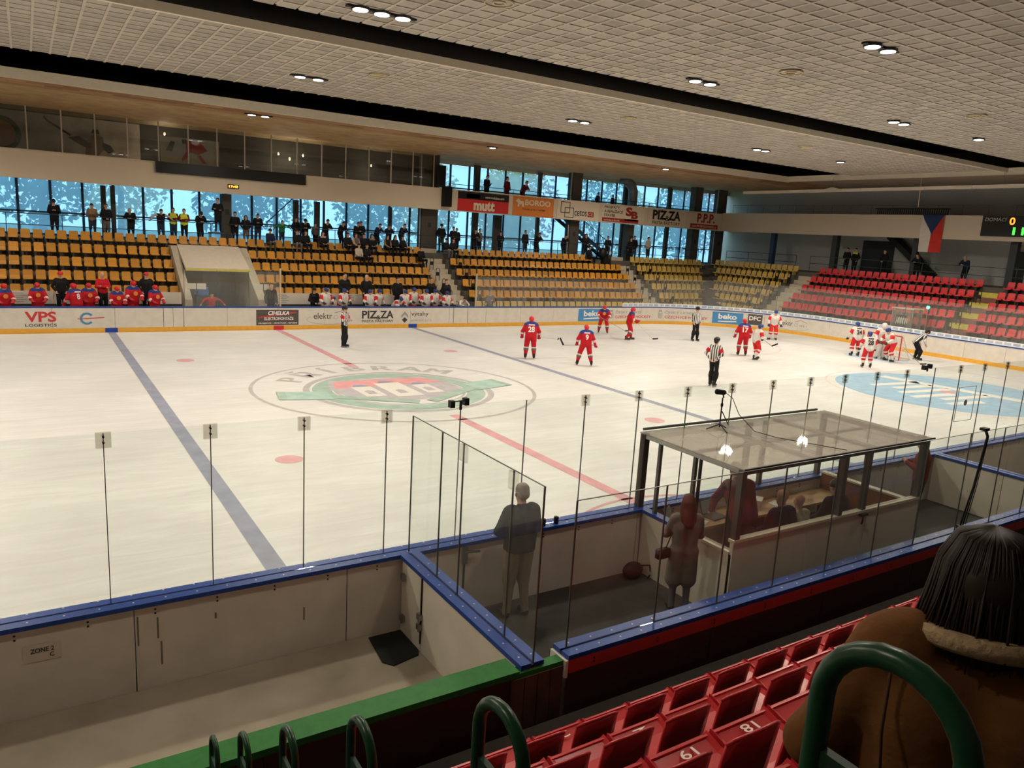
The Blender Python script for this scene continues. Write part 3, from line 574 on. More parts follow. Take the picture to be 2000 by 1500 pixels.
# ---- far stand: seat row i has its pan front near FY(i), pan height FZS(i)
def FY(i): return 20.2+DY*(i-5)
def FZS(i): return 3.05+DZ*(i-5)
def FT(i): return FZS(i)-0.30
WALK = 3.68
fs = ST(empty('stand_far'), 'stepped concrete far stand under yellow seats')
for i in range(1, 7):
    y0 = FY(i)-0.42; y1 = y0+DY+(0.02 if i < 6 else -0.2); zt = FT(i)
    rng = [(-23, -3.7), (0.1, 10.75), (12.3, 26.5), (27.9, 28.0+HX+1-28+0.86*(i-1)+1.2)] if i < 6 else [(-23, 10.75), (12.3, 26.5), (27.9, 36.2)]
    for a, b in rng: MB().box(a, b, y0, y1, max(zt-0.75, FZ), zt).build('terrace_step', STAND, fs)
MB().box(-23, 41.4, FY(6)+0.245, 24.7, 3.2, WALK).build('walkway_slab', STAND, fs)
def flight(name, label, fn, n=12, mat=STEP, alt=None):
    r = ST(empty(name), label)
    for k in range(n): fn(k).build('step', (alt if (alt and k % 2) else mat), r)
    return r
def fstep(x0, x1): return lambda k: MB().box(x0, x1, FY(1)-0.45+0.4325*k, FY(1)-0.45+0.4325*(k+1)+0.02, max(FZ, FT(1)-0.62+0.2925*k), FT(1)-0.28+0.2925*k)
flight('stair_flight', 'pale concrete steps right of the white-shirted bench', fstep(10.85, 12.25), 14)
flight('stair_flight', 'pale concrete steps between the long and the short yellow blocks', fstep(26.55, 27.85), 14)
# ---- end stand (faces -X)
def EX(i): return 36.6+DY*(i-6)
def EZS(i): return 3.72+DZ*(i-6)
def ET(i): return EZS(i)-0.30
es = ST(empty('stand_end'), 'stepped concrete end stand under red and yellow seats')
for i in range(1, 7):
    x0 = EX(i)-0.42; x1 = x0+DY+(0.02 if i < 6 else -0.2); top = 21.0-0.86*(6-i) if i < 6 else 21.3
    for a, b in ((-14, -0.75), (0.55, 11.55), (12.95, top)): MB().box(x0, x1, a, b, max(ET(i)-0.75, FZ), ET(i)).build('terrace_step', STAND, es)
MB().box(EX(6)+0.245, 41.4, -14, 21.4, 3.2, 3.74).build('walkway_slab', STAND, es)
def estep(y0, y1): return lambda k: MB().box(EX(1)-0.45+0.4325*k, EX(1)-0.45+0.4325*(k+1)+0.02, y0, y1, max(FZ, ET(1)-0.62+0.2925*k), ET(1)-0.28+0.2925*k)
flight('stair_flight', 'pale concrete steps between yellow corner seats and red seats', estep(11.6, 12.9), 13)
flight('stair_flight', 'steps with yellow risers between the red seat blocks', estep(-0.7, 0.5), 13, M('step_maroon', (120, 84, 76), 0.8), STEP_Y)
# corner infill between the far and the end stand
mb = MB().add([(30.6, 16.2, FZ), (33.2, 13.0, FZ), (36.4, 21.2, FZ), (35.0, 21.6, FZ), (30.6, 16.2, 0.5), (33.2, 13.0, 0.5), (36.6, 21.2, 3.3), (35.2, 21.6, 3.3)], [(3, 2, 1, 0), (4, 5, 6, 7), (0, 1, 5, 4), (1, 2, 6, 5), (2, 3, 7, 6), (3, 0, 4, 7)])
mb.build('corner_slope', STAND_DK, es)

# ---- hoop hand rails on the stairs
def hoop(mat, h=0.75, w=0.22, r=0.02):
    pts = [(0, -w/2, 0), (0, -w/2, h-w/2)]+[(0, -w/2*math.cos(a), h-w/2+w/2*math.sin(a)) for a in np.linspace(0.3, PI-0.3, 7)]+[(0, w/2, h-w/2), (0, w/2, 0)]
    return MB().tube(pts, r, 8).data('hand_hoop', mat, True)
hoop_me = hoop(M('hoop_black', (30, 28, 26), 0.5))
plate_me = MB().box(-0.012, 0.012, -0.1, 0.1, 0.28, 0.5).data('hoop_plate', BLACK)
def put_hoop(x, y, z, rz, lab, grp):
    o = link('hand_hoop', hoop_me, None, (x, y, z), rz); T(o, lab, 'handrail', grp); link('hoop_plate', plate_me, o)
for i in range(1, 6):
    put_hoop(10.95, FY(i)-0.3, FT(i)-0.02, PI/2, 'black hoop handrail on the steps right of the white-shirted bench', 'hoops on the first far steps')
    put_hoop(12.9, FY(i)-0.38, FT(i), PI/2, 'black hoop handrail at the left end of the long yellow block', 'hoops at the long yellow block')
    put_hoop(26.65, FY(i)-0.3, FT(i)-0.02, PI/2, 'black hoop handrail on the steps left of the short yellow block', 'hoops on the second far steps')
    put_hoop(28.75, FY(i)-0.38, FT(i), PI/2, 'black hoop handrail before the short yellow block', 'hoops at the short yellow block')
    put_hoop(EX(i)-0.3, 12.8, ET(i)-0.02, 0, 'black hoop handrail on the steps left of the red seats', 'hoops on the corner steps')
    put_hoop(EX(i)-0.38, 13.8, ET(i), 0, 'black hoop handrail at the yellow corner seats', 'hoops at the corner seats')
    put_hoop(EX(i)-0.3, -0.1, ET(i)-0.02, 0, 'black hoop handrail on the steps with yellow risers', 'hoops on the yellow risers')

# ---- seats of the far and end stands
def seatmat(name, rgb):
    m = M(name, rgb, 0.45, noise=0.08, scale=5); nt = m.node_tree; b = nt.nodes['Principled BSDF']; oi = nt.nodes.new('ShaderNodeObjectInfo')
    hs = nt.nodes.new('ShaderNodeHueSaturation'); mr = nt.nodes.new('ShaderNodeMapRange'); mr.inputs['To Min'].default_value = 0.82; mr.inputs['To Max'].default_value = 1.12
    nt.links.new(oi.outputs['Random'], mr.inputs['Value']); nt.links.new(mr.outputs[0], hs.inputs['Value'])
    src = b.inputs['Base Color'].links[0].from_socket; nt.links.new(src, hs.inputs['Color']); nt.links.new(hs.outputs['Color'], b.inputs['Base Color']); return m
YEL = seatmat('seat_yellow', (196, 138, 44)); PYEL = seatmat('seat_pale_yellow', (196, 166, 88)); RED = seatmat('seat_red', (206, 52, 58))
me_y = seat_mesh('yellow_seat', YEL); me_p = seat_mesh('pale_yellow_seat', PYEL); me_r = seat_mesh('red_seat', RED)
SEATED = set()
def far_row(i, x0, n, me, lab, grp, name='yellow_stadium_chair', skip=()):
    for k in range(n):
        if k in skip: continue
        T(link(name, me, None, (x0+0.25+0.5*k, FY(i)+0.2, FZS(i)+0.03)), lab, 'seat', grp)
for i in range(2, 6):
    far_row(i, -12.2, 17, me_y, 'empty yellow seat left of the tunnel opening, below the top row', 'yellow seats left of the tunnel')
    x0 = 0.15 if i > 2 else 0.4; far_row(i, x0, 21 if i > 2 else 20, me_y, 'empty yellow seat above the white-shirted bench', 'yellow seats above the white bench')
far_row(6, -12.2, 46, me_y, 'yellow seat in the top row above the tunnel and benches', 'top row yellow seats')
for i in range(2, 7): far_row(i, 12.45 if i < 6 else 13.3, 28 if i < 6 else 22, me_y, 'empty yellow seat in the long block between two stairways', 'yellow seats of the long block')
# farther or mostly hidden seats: one joined object
mbs = MB()
def stuff_seat(x, y, z, rz):
    c, s = math.cos(rz), math.sin(rz)
    mbs.add([(x+c*v.co.x-s*v.co.y, y+s*v.co.x+c*v.co.y, z+v.co.z) for v in me_p.vertices], [tuple(p.vertices) for p in me_p.polygons], 0)
for i, n in zip(range(1, 7), (6, 8, 10, 12, 13, 15)):
    for k in range(n): stuff_seat(27.95+(0.6 if i == 1 else 0)+0.25+0.5*k, FY(i)+0.2, FZS(i)+0.03, 0)
for i, n in zip(range(1, 7), (7, 9, 11, 12, 14, 16)):
    for k in range(n): stuff_seat(EX(i)+0.2, 13.1+0.25+0.5*k, EZS(i)+0.03, -PI/2)
for k in range(28): stuff_seat(12.7+0.5*k, FY(1)+0.2, FZS(1)+0.03, 0)
for k in range(38):
    x = -12+0.5*k
    if not -3.8 < x < 0.3: stuff_seat(x, FY(1)+0.2, FZS(1)+0.03, 0)
o = mbs.build('pale_yellow_seats', PYEL); o['kind'] = 'stuff'; T(o, 'rows of pale yellow seats in the far corner blocks and the lowest row', 'seats')
for i in range(1, 7):
    for k in range(22 if i > 1 else 0): T(link('red_stadium_chair', me_r, None, (EX(i)+0.2, 11.4-0.25-0.5*k, EZS(i)+0.03), -PI/2), 'empty red seat in the big block under the hanging flag', 'seat', 'red seats of the big end block')
    for k in range(10 if i > 1 else 0): T(link('red_stadium_chair', me_r, None, (EX(i)+0.2, -0.8-0.25-0.5*k, EZS(i)+0.03), -PI/2), 'empty red seat beyond the steps with yellow risers', 'seat', 'red seats beyond the yellow risers')

# ---- tunnel block in the far stand
tn = ST(empty('tunnel_entrance'), 'concrete tunnel opening with a sloping hood in the far stand')
HOOD = M('hood_plaster', (196, 186, 170), 0.8, noise=0.05)
for x0, x1 in ((-3.72, -3.4), (-0.35, 0.05)):
    MB().extr([(x0, 16.2, FZ), (x0, 21.2, FZ), (x0, 21.2, 3.55), (x0, 20.2, 3.55), (x0, 17.6, 2.0), (x0, 16.2, 1.2)], (x1-x0, 0, 0)).build('tunnel_side', M('tunnel_concrete', (176, 166, 148), 0.85, noise=0.12, scale=1.5), tn)
MB().add([(-3.4, 17.9, 2.6), (-0.35, 17.9, 2.6), (-0.35, 20.3, 3.62), (-3.4, 20.3, 3.62), (-3.4, 17.9, 2.45), (-0.35, 17.9, 2.45), (-0.35, 20.3, 3.45), (-3.4, 20.3, 3.45)], [(0, 1, 2, 3), (7, 6, 5, 4), (0, 4, 5, 1), (1, 5, 6, 2), (2, 6, 7, 3), (3, 7, 4, 0)]).build('tunnel_hood', HOOD, tn)
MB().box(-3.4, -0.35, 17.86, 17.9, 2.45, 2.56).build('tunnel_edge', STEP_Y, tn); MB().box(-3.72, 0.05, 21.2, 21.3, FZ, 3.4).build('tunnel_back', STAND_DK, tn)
MB().box(-2.5, -1.6, 18.6, 18.66, FZ, 2.3).build('tunnel_door', M('door_glass_dark', (40, 56, 66), 0.25), tn)
T(MB().lathe([(0.3, 0), (0.3, 0.34), (0.26, 0.4)], (0, 0, 0), 16).build('water_barrel', M('barrel_blue', (46, 92, 160), 0.4), loc=(-2.75, 17.4, 1.3)), 'blue barrel in the shade of the tunnel opening', 'barrel')
T(MB().box(-0.32, 0.32, -0.25, 0.25, 0, 1.2).box(-0.28, 0.28, -0.27, -0.25, 0.1, 0.55).build('storage_cabinet', M('cabinet_dark', (52, 60, 58), 0.5), loc=(-2.75, 17.4, FZ)), 'dark cabinet below the blue barrel in the tunnel', 'cabinet')

# ---- players' benches behind the far boards
BW = M('bench_white', (216, 208, 196), 0.7)
for x0, x1, lab in ((-12.5, -3.9, 'bench wall with printed boards behind the red team'), (0.4, 10.7, 'bench wall with printed boards behind the white team')):
    r = ST(empty('bench_wall', (x0, 16.1, FZ)), lab)
    n = int((x1-x0)/1.5); w = (x1-x0)/n
    for k in range(n):
        mb = MB().box(x0+w*k+0.01, x0+w*(k+1)-0.01, 16.08, 16.12, 1.0, 1.55); local(r, mb).build('bench_board', BW, r)
        mb = MB()
        for j in range(5): zz = 1.08+0.09*j; mb.box(x0+w*k+0.2+0.12*(j % 2), x0+w*k+0.62+0.12*(j % 2), 16.076, 16.08, zz, zz+0.03)
        local(r, mb).build('board_print', INK_GREY, r)
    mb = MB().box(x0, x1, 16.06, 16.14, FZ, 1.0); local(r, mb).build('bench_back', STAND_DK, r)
    mb = MB().box(x0, x1, 15.55, 15.95, 0.5, 0.55); local(r, mb).build('bench_seat', M('bench_wood', (120, 90, 60), 0.6, noise=0.15), r)
    for xx in np.arange(x0+0.3, x1, 2.0):
        mb = MB().box(xx, xx+0.06, 15.6, 15.9, FZ, 0.5); local(r, mb).build('bench_leg', DARK, r)
for x, lab in ((-3.35, 'white paper sheets by the red team bench'), (-0.3, 'white paper sheets by the tunnel hood')):
    r = T(empty('notice_sheets', (x, 15.4, 1.9)), lab, 'notice')
    for dx in (-0.22, 0.22): MB().box(dx-0.2, dx+0.2, 0, 0.004, -0.14, 0.14).build('sheet', BW, r)

# ------------------------------------------------------------------ near stand
def NYB(i): return -18.45-DY*(i-1)      # backrest line
def NTOP(i): return 1.55+DZ*(i-1)       # backrest top height
def NT(i): return NTOP(i)-0.73
ns = ST(empty('stand_near'), 'dark stepped near stand under red seats')
NEARST = M('near_stand', (66, 60, 56), 0.9, noise=0.2, scale=3)
MB().box(-16, 16, -17.6, -17.09, FZ-0.1, 0.5).build('terrace_step', NEARST, ns)
for i in range(1, 9):
    y1 = NYB(i)+0.72 if i > 1 else -17.6; y0 = NYB(i+1)+0.70
    MB().box(-16, 16, y0, y1, max(NT(i)-0.9, 0), NT(i)).build('terrace_step', NEARST, ns)
NRED = M('near_seat_red', (188, 42, 48), 0.28, noise=0.06, scale=8, spec=0.5)
def near_seat():
    pan = MB(); prof = [(0.0, 0.0), (0.10, -0.02), (0.30, -0.015), (0.40, 0.012), (0.425, 0.015), (0.43, -0.03), (0.40, -0.05), (0.0, -0.04)]
    q = []; K = len(prof); xsn = (-0.235, -0.2, 0, 0.2, 0.235)
    for i, x in enumerate(xsn):
        e = 0.02 if i in (0, 4) else 0.0
        for y, z in prof: q.append((x, y, z+e*(1 if y > 0.05 else 0)))
    f = [(i*K+k, (i+1)*K+k, (i+1)*K+(k+1) % K, i*K+(k+1) % K) for i in range(4) for k in range(K)]+[tuple(range(K)), tuple(4*K+k for k in range(K-1, -1, -1))]
    pan.add(q, f); pan.box(-0.225, 0.225, 0.395, 0.41, 0.014, 0.024)
    back = MB(); q = []; nx = 7; nz = 5
    for t in (0, 1):
        for j in range(nz):
            for i in range(nx):
                u = i/(nx-1)*2-1; w = j/(nz-1); x = u*(0.205-0.008*w); y = -0.02-0.07*w+0.035*u*u+(-0.016 if t else 0); z = -0.03+0.45*w-0.035*(1-u*u)*(w**3)*-0.6-0.02*abs(u)**4*w
                q.append((x, y, z))
    f = []
    N0 = nx*nz
    for j in range(nz-1):
        for i in range(nx-1):
            a = j*nx+i; f.append((a, a+nx, a+nx+1, a+1)); f.append((N0+a, N0+a+1, N0+a+nx+1, N0+a+nx))
    for i in range(nx-1): f.append((i, i+1, N0+i+1, N0+i)); a = (nz-1)*nx+i; f.append((a, N0+a, N0+a+1, a+1))
    for j in range(nz-1): a = j*nx; f.append((a, N0+a, N0+a+nx, a+nx)); a = j*nx+nx-1; f.append((a, a+nx, N0+a+nx, N0+a))
    back.add(q, f)
    rim = MB().tube([(x, -0.098+0.035*(x/0.197)**2, 0.425+0.02*(1-(x/0.197)**2)-0.02*abs(x/0.197)**4) for x in np.linspace(-0.197, 0.197, 9)], 0.011, 6)
    brk = MB().box(-0.04, 0.04, 0.02, 0.2, -0.30, -0.04)
    return pan.data('seat_pan', NRED), back.data('backrest', NRED, True), rim.data('back_rim', NRED, True), brk.data('bracket', BLACK)
NS = near_seat()
numme = {}
def seat_number(t):
    if t not in numme:
        mb = MB(); text_on(mb, t, (0.07, 0.375, 0.018), (-1, 0, 0), (0, -1, 0.0), 0.12, 0.07, bold=0.01); numme[t] = mb.data('seat_number', M('num_white', (226, 214, 204), 0.6))
    return numme[t]
ROWW = {1: 'front row', 2: 'second row', 3: 'third row', 4: 'fourth row', 5: 'fifth row'}
for i in range(1, 6):
    x = -8.75 if i < 5 else -7.25; k = 0
    while x < (-1.2 if i < 4 else -3.5):
        r = T(empty('red_stadium_chair', (x+0.25, NYB(i)+0.09, NTOP(i)-0.43)), 'empty red plastic seat in the %s near the green hoops' % ROWW[i], 'seat', 'near red seats, %s' % ROWW[i])
        for me in NS: link(me.name, me, r)
        t = {(2, 2): '20', (3, 3): '19', (4, 4): '19', (1, 4): '2', (3, 4): '18', (2, 4): '2'}.get((i, k))
        if t: link('seat_number', seat_number(t), r)
        x += 0.5; k += 1
# green number hoops along the near aisle
def green_hoop(k):
    y = -17.5-DY*k; z = 1.65+DZ*k; w = 0.20; r = T(empty('number_hoop', (-9.05 if k < 5 else -9.02, y, z-0.62)), 'dark green tubular hoop '+('at the foot of the aisle steps', 'one step row above the lowest hoop', 'third up the aisle, over the green-capped wall', 'beside the second row of near red seats', 'beside the third row of near red seats', 'next to the person in brown jacket')[k], 'handrail', 'green hoops along the near aisle')
    h = 0.60; pts = [(0, -w/2, 0), (0, -w/2, 0.3), (0, -w/2, h-w/2)]+[(0, -w/2*math.cos(a), h-w/2+w/2*math.sin(a)) for a in np.linspace(0.2, PI-0.2, 11)]+[(0, w/2, h-w/2), (0, w/2, 0.3), (0, w/2, 0)]
    MB().tube(pts, 0.017, 12).build('hoop_tube', DGREEN, r, True)
    MB().box(-0.008, 0.008, -w/2, w/2, 0.12, 0.42).build('number_plate', M('plate_green', (20, 52, 36), 0.5), r)
    text_on(MB(), '236680'[k], (-0.0095, 0.05, 0.22), (0, -1, 0), (0, 0, 1), 0.09, 0.12, bold=0.03).build('number', M('num_cream', (214, 208, 192), 0.7), r)
for k in range(6): green_hoop(k)
# ------------------------------------------------------------------ hall shell
WALLC = M('wall_plaster', (176, 172, 164), 0.85, noise=0.06, scale=1.0)
WALLG = M('wall_grey', (186, 178, 166), 0.85, noise=0.08, scale=1.0)
FAC = M('facade_cream', (214, 200, 178), 0.7, noise=0.03, scale=0.7)
CZ = 9.75; WY = 24.5; EWX = 41.5
ST(MB().box(-34, 42, -27.3, -27, -0.2, 12).build('wall_near', WALLG)); ST(MB().box(-34.3, -34, -27.3, 24.9, -0.2, 12).build('wall_left', WALLG)); ST(MB().box(EWX, EWX+0.3, -27.3, 24.9, -0.2, 12).build('wall_end', M('wall_end_grey', (190, 192, 190), 0.85, noise=0.05)))
ST(MB().box(-34, EWX, -27, 24.7, 12.0, 12.2).build('ceiling_roof', M('roof_black', (10, 10, 10), 0.95))); ST(MB().box(-34, EWX, -27, 24.7, -0.5, -0.2).build('floor_base', CONC))
ST(MB().box(-34, EWX, WY+0.05, WY+0.3, -0.2, 3.7).build('wall_far_lower', WALLC)); ST(MB().box(-34, EWX, WY+0.05, WY+0.3, 9.5, 12).build('wall_far_upper', WALLC)); ST(MB().box(-34, -13, WY+0.05, WY+0.3, 3.7, 9.5).build('wall_far_left', WALLC))
# ---- ceiling panels
def tile_mat():
    m = bpy.data.materials.new('ceiling_tile'); m.use_nodes = True; nt = m.node_tree; N = nt.nodes; L = nt.links; b = N['Principled BSDF']
    g = N.new('ShaderNodeNewGeometry'); sn = N.new('ShaderNodeVectorMath'); sn.operation = 'SNAP'; sn.inputs[1].default_value = (0.5, 0.5, 100.0); L.new(g.outputs['Position'], sn.inputs[0])
    wn = N.new('ShaderNodeTexWhiteNoise'); wn.noise_dimensions = '3D'; L.new(sn.outputs[0], wn.inputs['Vector'])
    nz = N.new('ShaderNodeTexNoise'); nz.inputs['Scale'].default_value = 0.35; nz.inputs['Detail'].default_value = 5; L.new(g.outputs['Position'], nz.inputs['Vector'])
    n2 = N.new('ShaderNodeTexNoise'); n2.inputs['Scale'].default_value = 5.0; n2.inputs['Detail'].default_value = 4; L.new(g.outputs['Position'], n2.inputs['Vector'])
    a = N.new('ShaderNodeMath'); a.operation = 'ADD'; L.new(wn.outputs['Value'], a.inputs[0]); L.new(nz.outputs['Fac'], a.inputs[1])
    a2 = N.new('ShaderNodeMath'); a2.operation = 'ADD'; L.new(a.outputs[0], a2.inputs[0]); L.new(n2.outputs['Fac'], a2.inputs[1])
    r = N.new('ShaderNodeMapRange'); r.inputs['From Min'].default_value = 0.6; r.inputs['From Max'].default_value = 2.2; L.new(a2.outputs[0], r.inputs['Value'])
    c = N.new('ShaderNodeValToRGB'); c.color_ramp.elements[0].color = (*lin((142, 134, 125)), 1); c.color_ramp.elements[1].color = (*lin((180, 171, 159)), 1); L.new(r.outputs[0], c.inputs['Fac']); L.new(c.outputs[0], b.inputs['Base Color'])
    b.inputs['Roughness'].default_value = 0.8; return m
TILE = tile_mat(); GRID = M('ceiling_grid', (188, 178, 164), 0.7, noise=0.08, scale=1.0)
tile_me = MB().box(-0.215, 0.215, -0.215, 0.215, 0, 0.02).data('ceiling_tile', TILE)
PANELS = (('near', -26.5, -4.2, -33.5, 32.0), ('middle', -2.0, 6.7, -33.5, 32.0))
cand = []
for nm, y0, y1, x0, x1 in PANELS:
    r = ST(empty('ceiling' if nm == 'near' else 'ceiling_middle', (0, 0, CZ)), 'suspended grid ceiling of square grey tiles, %s panel' % nm)
    MB().box(x0, x1, y0, y1, 0.05, 0.08).build('backing', M('ceiling_back', (60, 56, 52), 0.9), r)
    mb = MB()
    for x in np.arange(x0, x1+0.01, 0.5): mb.box(x-0.033, x+0.033, y0, y1, -0.004, 0.012)
    for y in np.arange(y0, y1+0.01, 0.5): mb.box(x0, x1, y-0.033, y+0.033, -0.006, 0.010)
    o = mb.build('ceiling_grid', GRID, r); o['kind'] = 'stuff'
    for x in np.arange(x0+0.25, x1, 0.5):
        for y in np.arange(y0+0.25, y1, 0.5):
            d = np.array([x, y, CZ])-CAM; z = d@_f; vis = False
            if z > 1: u = 1000+FPX*(d@_r2)/z; v = 750-FPX*(d@_u2)/z; vis = -30 < u < 2030 and -30 < v < 420
            cand.append((not vis, float(np.linalg.norm(d)), x, y, r))
cand.sort(key=lambda t: (t[0], t[1])); rest = {}
for k, (nv, d, x, y, r) in enumerate(cand):
    if k < 300: link('ceiling_tile', tile_me, r, (x, y, 0.012))
    else: rest.setdefault(r.name, (r, MB()))[1].add([(x-0.215, y-0.215, 0.012), (x+0.215, y-0.215, 0.012), (x+0.215, y+0.215, 0.012), (x-0.215, y+0.215, 0.012)], [(3, 2, 1, 0)])
for r, mb in rest.values(): o = mb.build('ceiling_tiles', TILE, r); o['kind'] = 'stuff'
def soffit_mat():
    m = bpy.data.materials.new('soffit_brown'); m.use_nodes = True; nt = m.node_tree; N = nt.nodes; L = nt.links; b = N['Principled BSDF']
    g = N.new('ShaderNodeNewGeometry'); br = N.new('ShaderNodeTexBrick'); br.inputs['Scale'].default_value = 1.0; br.inputs['Brick Width'].default_value = 1.2; br.inputs['Row Height'].default_value = 0.5; br.inputs['Mortar Size'].default_value = 0.02
    br.inputs['Color1'].default_value = (*lin((126, 88, 58)), 1); br.inputs['Color2'].default_value = (*lin((176, 138, 96)), 1); br.inputs['Mortar'].default_value = (*lin((150, 116, 80)), 1); L.new(g.outputs['Position'], br.inputs['Vector'])
    nz = N.new('ShaderNodeTexNoise'); nz.inputs['Scale'].default_value = 1.3; nz.inputs['Detail'].default_value = 8; L.new(g.outputs['Position'], nz.inputs['Vector'])
    sp = N.new('ShaderNodeSeparateXYZ'); L.new(g.outputs['Position'], sp.inputs[0])
    ad = N.new('ShaderNodeMath'); ad.operation = 'MULTIPLY_ADD'; ad.inputs[1].default_value = -1.6; L.new(nz.outputs['Fac'], ad.inputs[0]); L.new(sp.outputs['Y'], ad.inputs[2])
    mr = N.new('ShaderNodeMapRange'); mr.inputs['From Min'].default_value = 14.0; mr.inputs['From Max'].default_value = 14.5; mr.inputs['To Min'].default_value = 1; mr.inputs['To Max'].default_value = 0; L.new(ad.outputs[0], mr.inputs['Value'])
    rp = N.new('ShaderNodeValToRGB'); rp.color_ramp.elements[0].position = 0.3; rp.color_ramp.elements[0].color = (*lin((168, 138, 98)), 1); rp.color_ramp.elements[1].position = 0.7; rp.color_ramp.elements[1].color = (*lin((196, 168, 124)), 1); L.new(nz.outputs['Fac'], rp.inputs['Fac'])
    mx = N.new('ShaderNodeMixRGB'); L.new(mr.outputs[0], mx.inputs['Fac']); L.new(rp.outputs[0], mx.inputs['Color1']); L.new(br.outputs['Color'], mx.inputs['Color2']); L.new(mx.outputs[0], b.inputs['Base Color']); b.inputs['Roughness'].default_value = 0.75; return m
SOF = soffit_mat()
ST(MB().box(-33.5, EWX, 12.3, WY+0.05, CZ, CZ+0.1).build('ceiling_far', SOF), 'brown stained plaster soffit over the far stand'); ST(MB().box(33.4, EWX, -26.5, 12.3, CZ, CZ+0.1).build('ceiling_end', M('soffit_end', (150, 140, 126), 0.8, noise=0.1, scale=1.5)))
FAS = M('fascia_white', (236, 222, 198), 0.3, 0.0, noise=0.04, spec=0.6)
for n_, (x0, x1, y0, y1, z0, z1) in enumerate(((-33.5, 33.4, 12.2, 12.3, CZ-0.13, CZ+0.24), (-33.5, 32.0, -2.12, -2.0, CZ-0.13, CZ+0.08), (33.3, 33.4, -26.5, 12.2, CZ-0.1, CZ+0.25))): ST(MB().box(x0, x1, y0, y1, z0, z1).build('trim_%d' % (n_+1), FAS), 'pale metal edge strip of a ceiling panel')
# round ceiling vents
for x, y in ((-0.33, 1.31), (9.85, 1.22), (7.44, -8.09), (19.86, 0.77), (16.25, -8.43), (-1.47, -7.84)):
    r = T(empty('ceiling_vent', (x, y, CZ-0.012)), 'round cream air diffuser in the tiled ceiling', 'vent', 'ceiling diffusers')
    for rr in (0.13, 0.30): MB().tube([(rr*math.cos(a), rr*math.sin(a), -0.02) for a in np.linspace(0, 2*PI, 20)[:-1]], 0.018, 6, closed=True).build('diffuser_ring', M('vent_cream', (206, 190, 152), 0.6), r, True)
    MB().lathe([(0.31, 0), (0.31, 0.01)], (0, 0, -0.005), 20).build('vent_plate', TILE, r)
# ---- flood lamps
LENS = bpy.data.materials.new('lamp_lens'); LENS.use_nodes = True; _b = LENS.node_tree.nodes['Principled BSDF']; _b.inputs['Emission Color'].default_value = (1, 0.97, 0.9, 1); _b.inputs['Emission Strength'].default_value = 14.0
def flood(x, y, n, vis=True, power=1.0):
    xs_ = [0] if n == 1 else ([-0.3, 0.3] if n == 2 else [-0.5, 0, 0.5])
    r = T(empty('ceiling_lamp', (x, y, CZ-0.01)), {1: 'single round white flood lamp set in the ceiling', 2: 'twin round white flood lamps set in the ceiling', 3: 'row of three round white flood lamps set in the ceiling'}[n], 'lamp', 'ceiling flood lamps with %d lens' % n)
    MB().box(xs_[0]-0.32, xs_[-1]+0.32, -0.07, 0.07, -0.03, 0.0).build('mounting_bar', BLACK, r)
    for dx in xs_:
        MB().lathe([(0.2, 0.0), (0.2, -0.05), (0.17, -0.05)][::-1], (dx, 0, 0), 18).build('lamp_housing', DARK, r); MB().lathe([(0.165, -0.058), (0.165, -0.05)], (dx, 0, 0), 18).build('lens', LENS, r)
    ld = bpy.data.lights.new('flood', 'SPOT'); ld.energy = LAMP_POWER*power*(0.7 if n == 1 else 1.0); ld.color = LAMP_COLOR; ld.spot_size = math.radians(172); ld.spot_blend = 0.6; ld.shadow_soft_size = 0.25
    lo = bpy.data.objects.new('flood_light', ld); COL.objects.link(lo); lo.parent = r; lo.location = (0, 0, -0.1)
for x in (-13.0, -3.2, 6.7, 16.7): flood(x, -17.6, 2, power=0.3); flood(x, -11.1, 2, power=0.62)
for x, y, pw in ((21.1, -6.1, 2.0), (25.4, 2.8, 2.4), (24.2, 14.3, 2.0)): flood(x, y, 1, power=pw)
for x, y, n in ((-3.0, -5.35, 3), (6.8, -5.55, 2), (16.1, -5.9, 2), (-1.85, 3.5, 2), (9.1, 3.4, 2), (19.7, 3.1, 2), (-0.75, 14.35, 2), (11.9, 14.9, 1), 
                (-13.0, -5.35, 2), (-12.0, 3.5, 2), (-12.5, 14.35, 2), (-23, -5.35, 2), (-23, 3.5, 2), (26.5, -6.0, 2)): flood(x, y, n)

# ------------------------------------------------------------------ far window wall
MUL = M('mullion_blue', (36, 62, 96), 0.5); PIER = M('pier_brown', (72, 66, 60), 0.8, noise=0.1)
PANE = glass_mat('window_pane', (0.72, 0.88, 0.97), 0.05, (0.6, 0.7, 0.8), haze=0.3, haze_col=(0.55, 0.8, 1.0))
w1 = ST(empty('window_1', (0, WY, 3.7)), 'tall lower window band behind the far stand'); w2 = ST(empty('window_2', (0, WY, 7.2)), 'upper window band above the advertising banners')
def pane(par, x0, x1, z0, z1): MB().box(x0, x1, -0.006, 0.006, z0-par.location[2], z1-par.location[2]).build('window_pane', PANE, par)
def bar(par, a, b, w, h): MB().bar((a[0], 0, a[1]-par.location[2]), (b[0], 0, b[1]-par.location[2]), w, h).build('mullion', MUL, par)
mx_ = [-13.08+1.445*k for k in range(38)]
for a, b in zip(mx_[:-1], mx_[1:]):
    pane(w1, a+0.05, b-0.05, 3.78, 4.82); pane(w1, a+0.05, b-0.05, 4.90, 6.62)
    if a > 11.2: pane(w2, a+0.05, b-0.05, 7.2, 7.95); pane(w2, a+0.05, b-0.05, 8.03, 9.46)
for x in mx_:
    bar(w1, (x, 3.7), (x, 6.7), 0.1, 0.12)
    if x > 11.2: bar(w2, (x, 7.1), (x, 9.5), 0.09, 0.12)
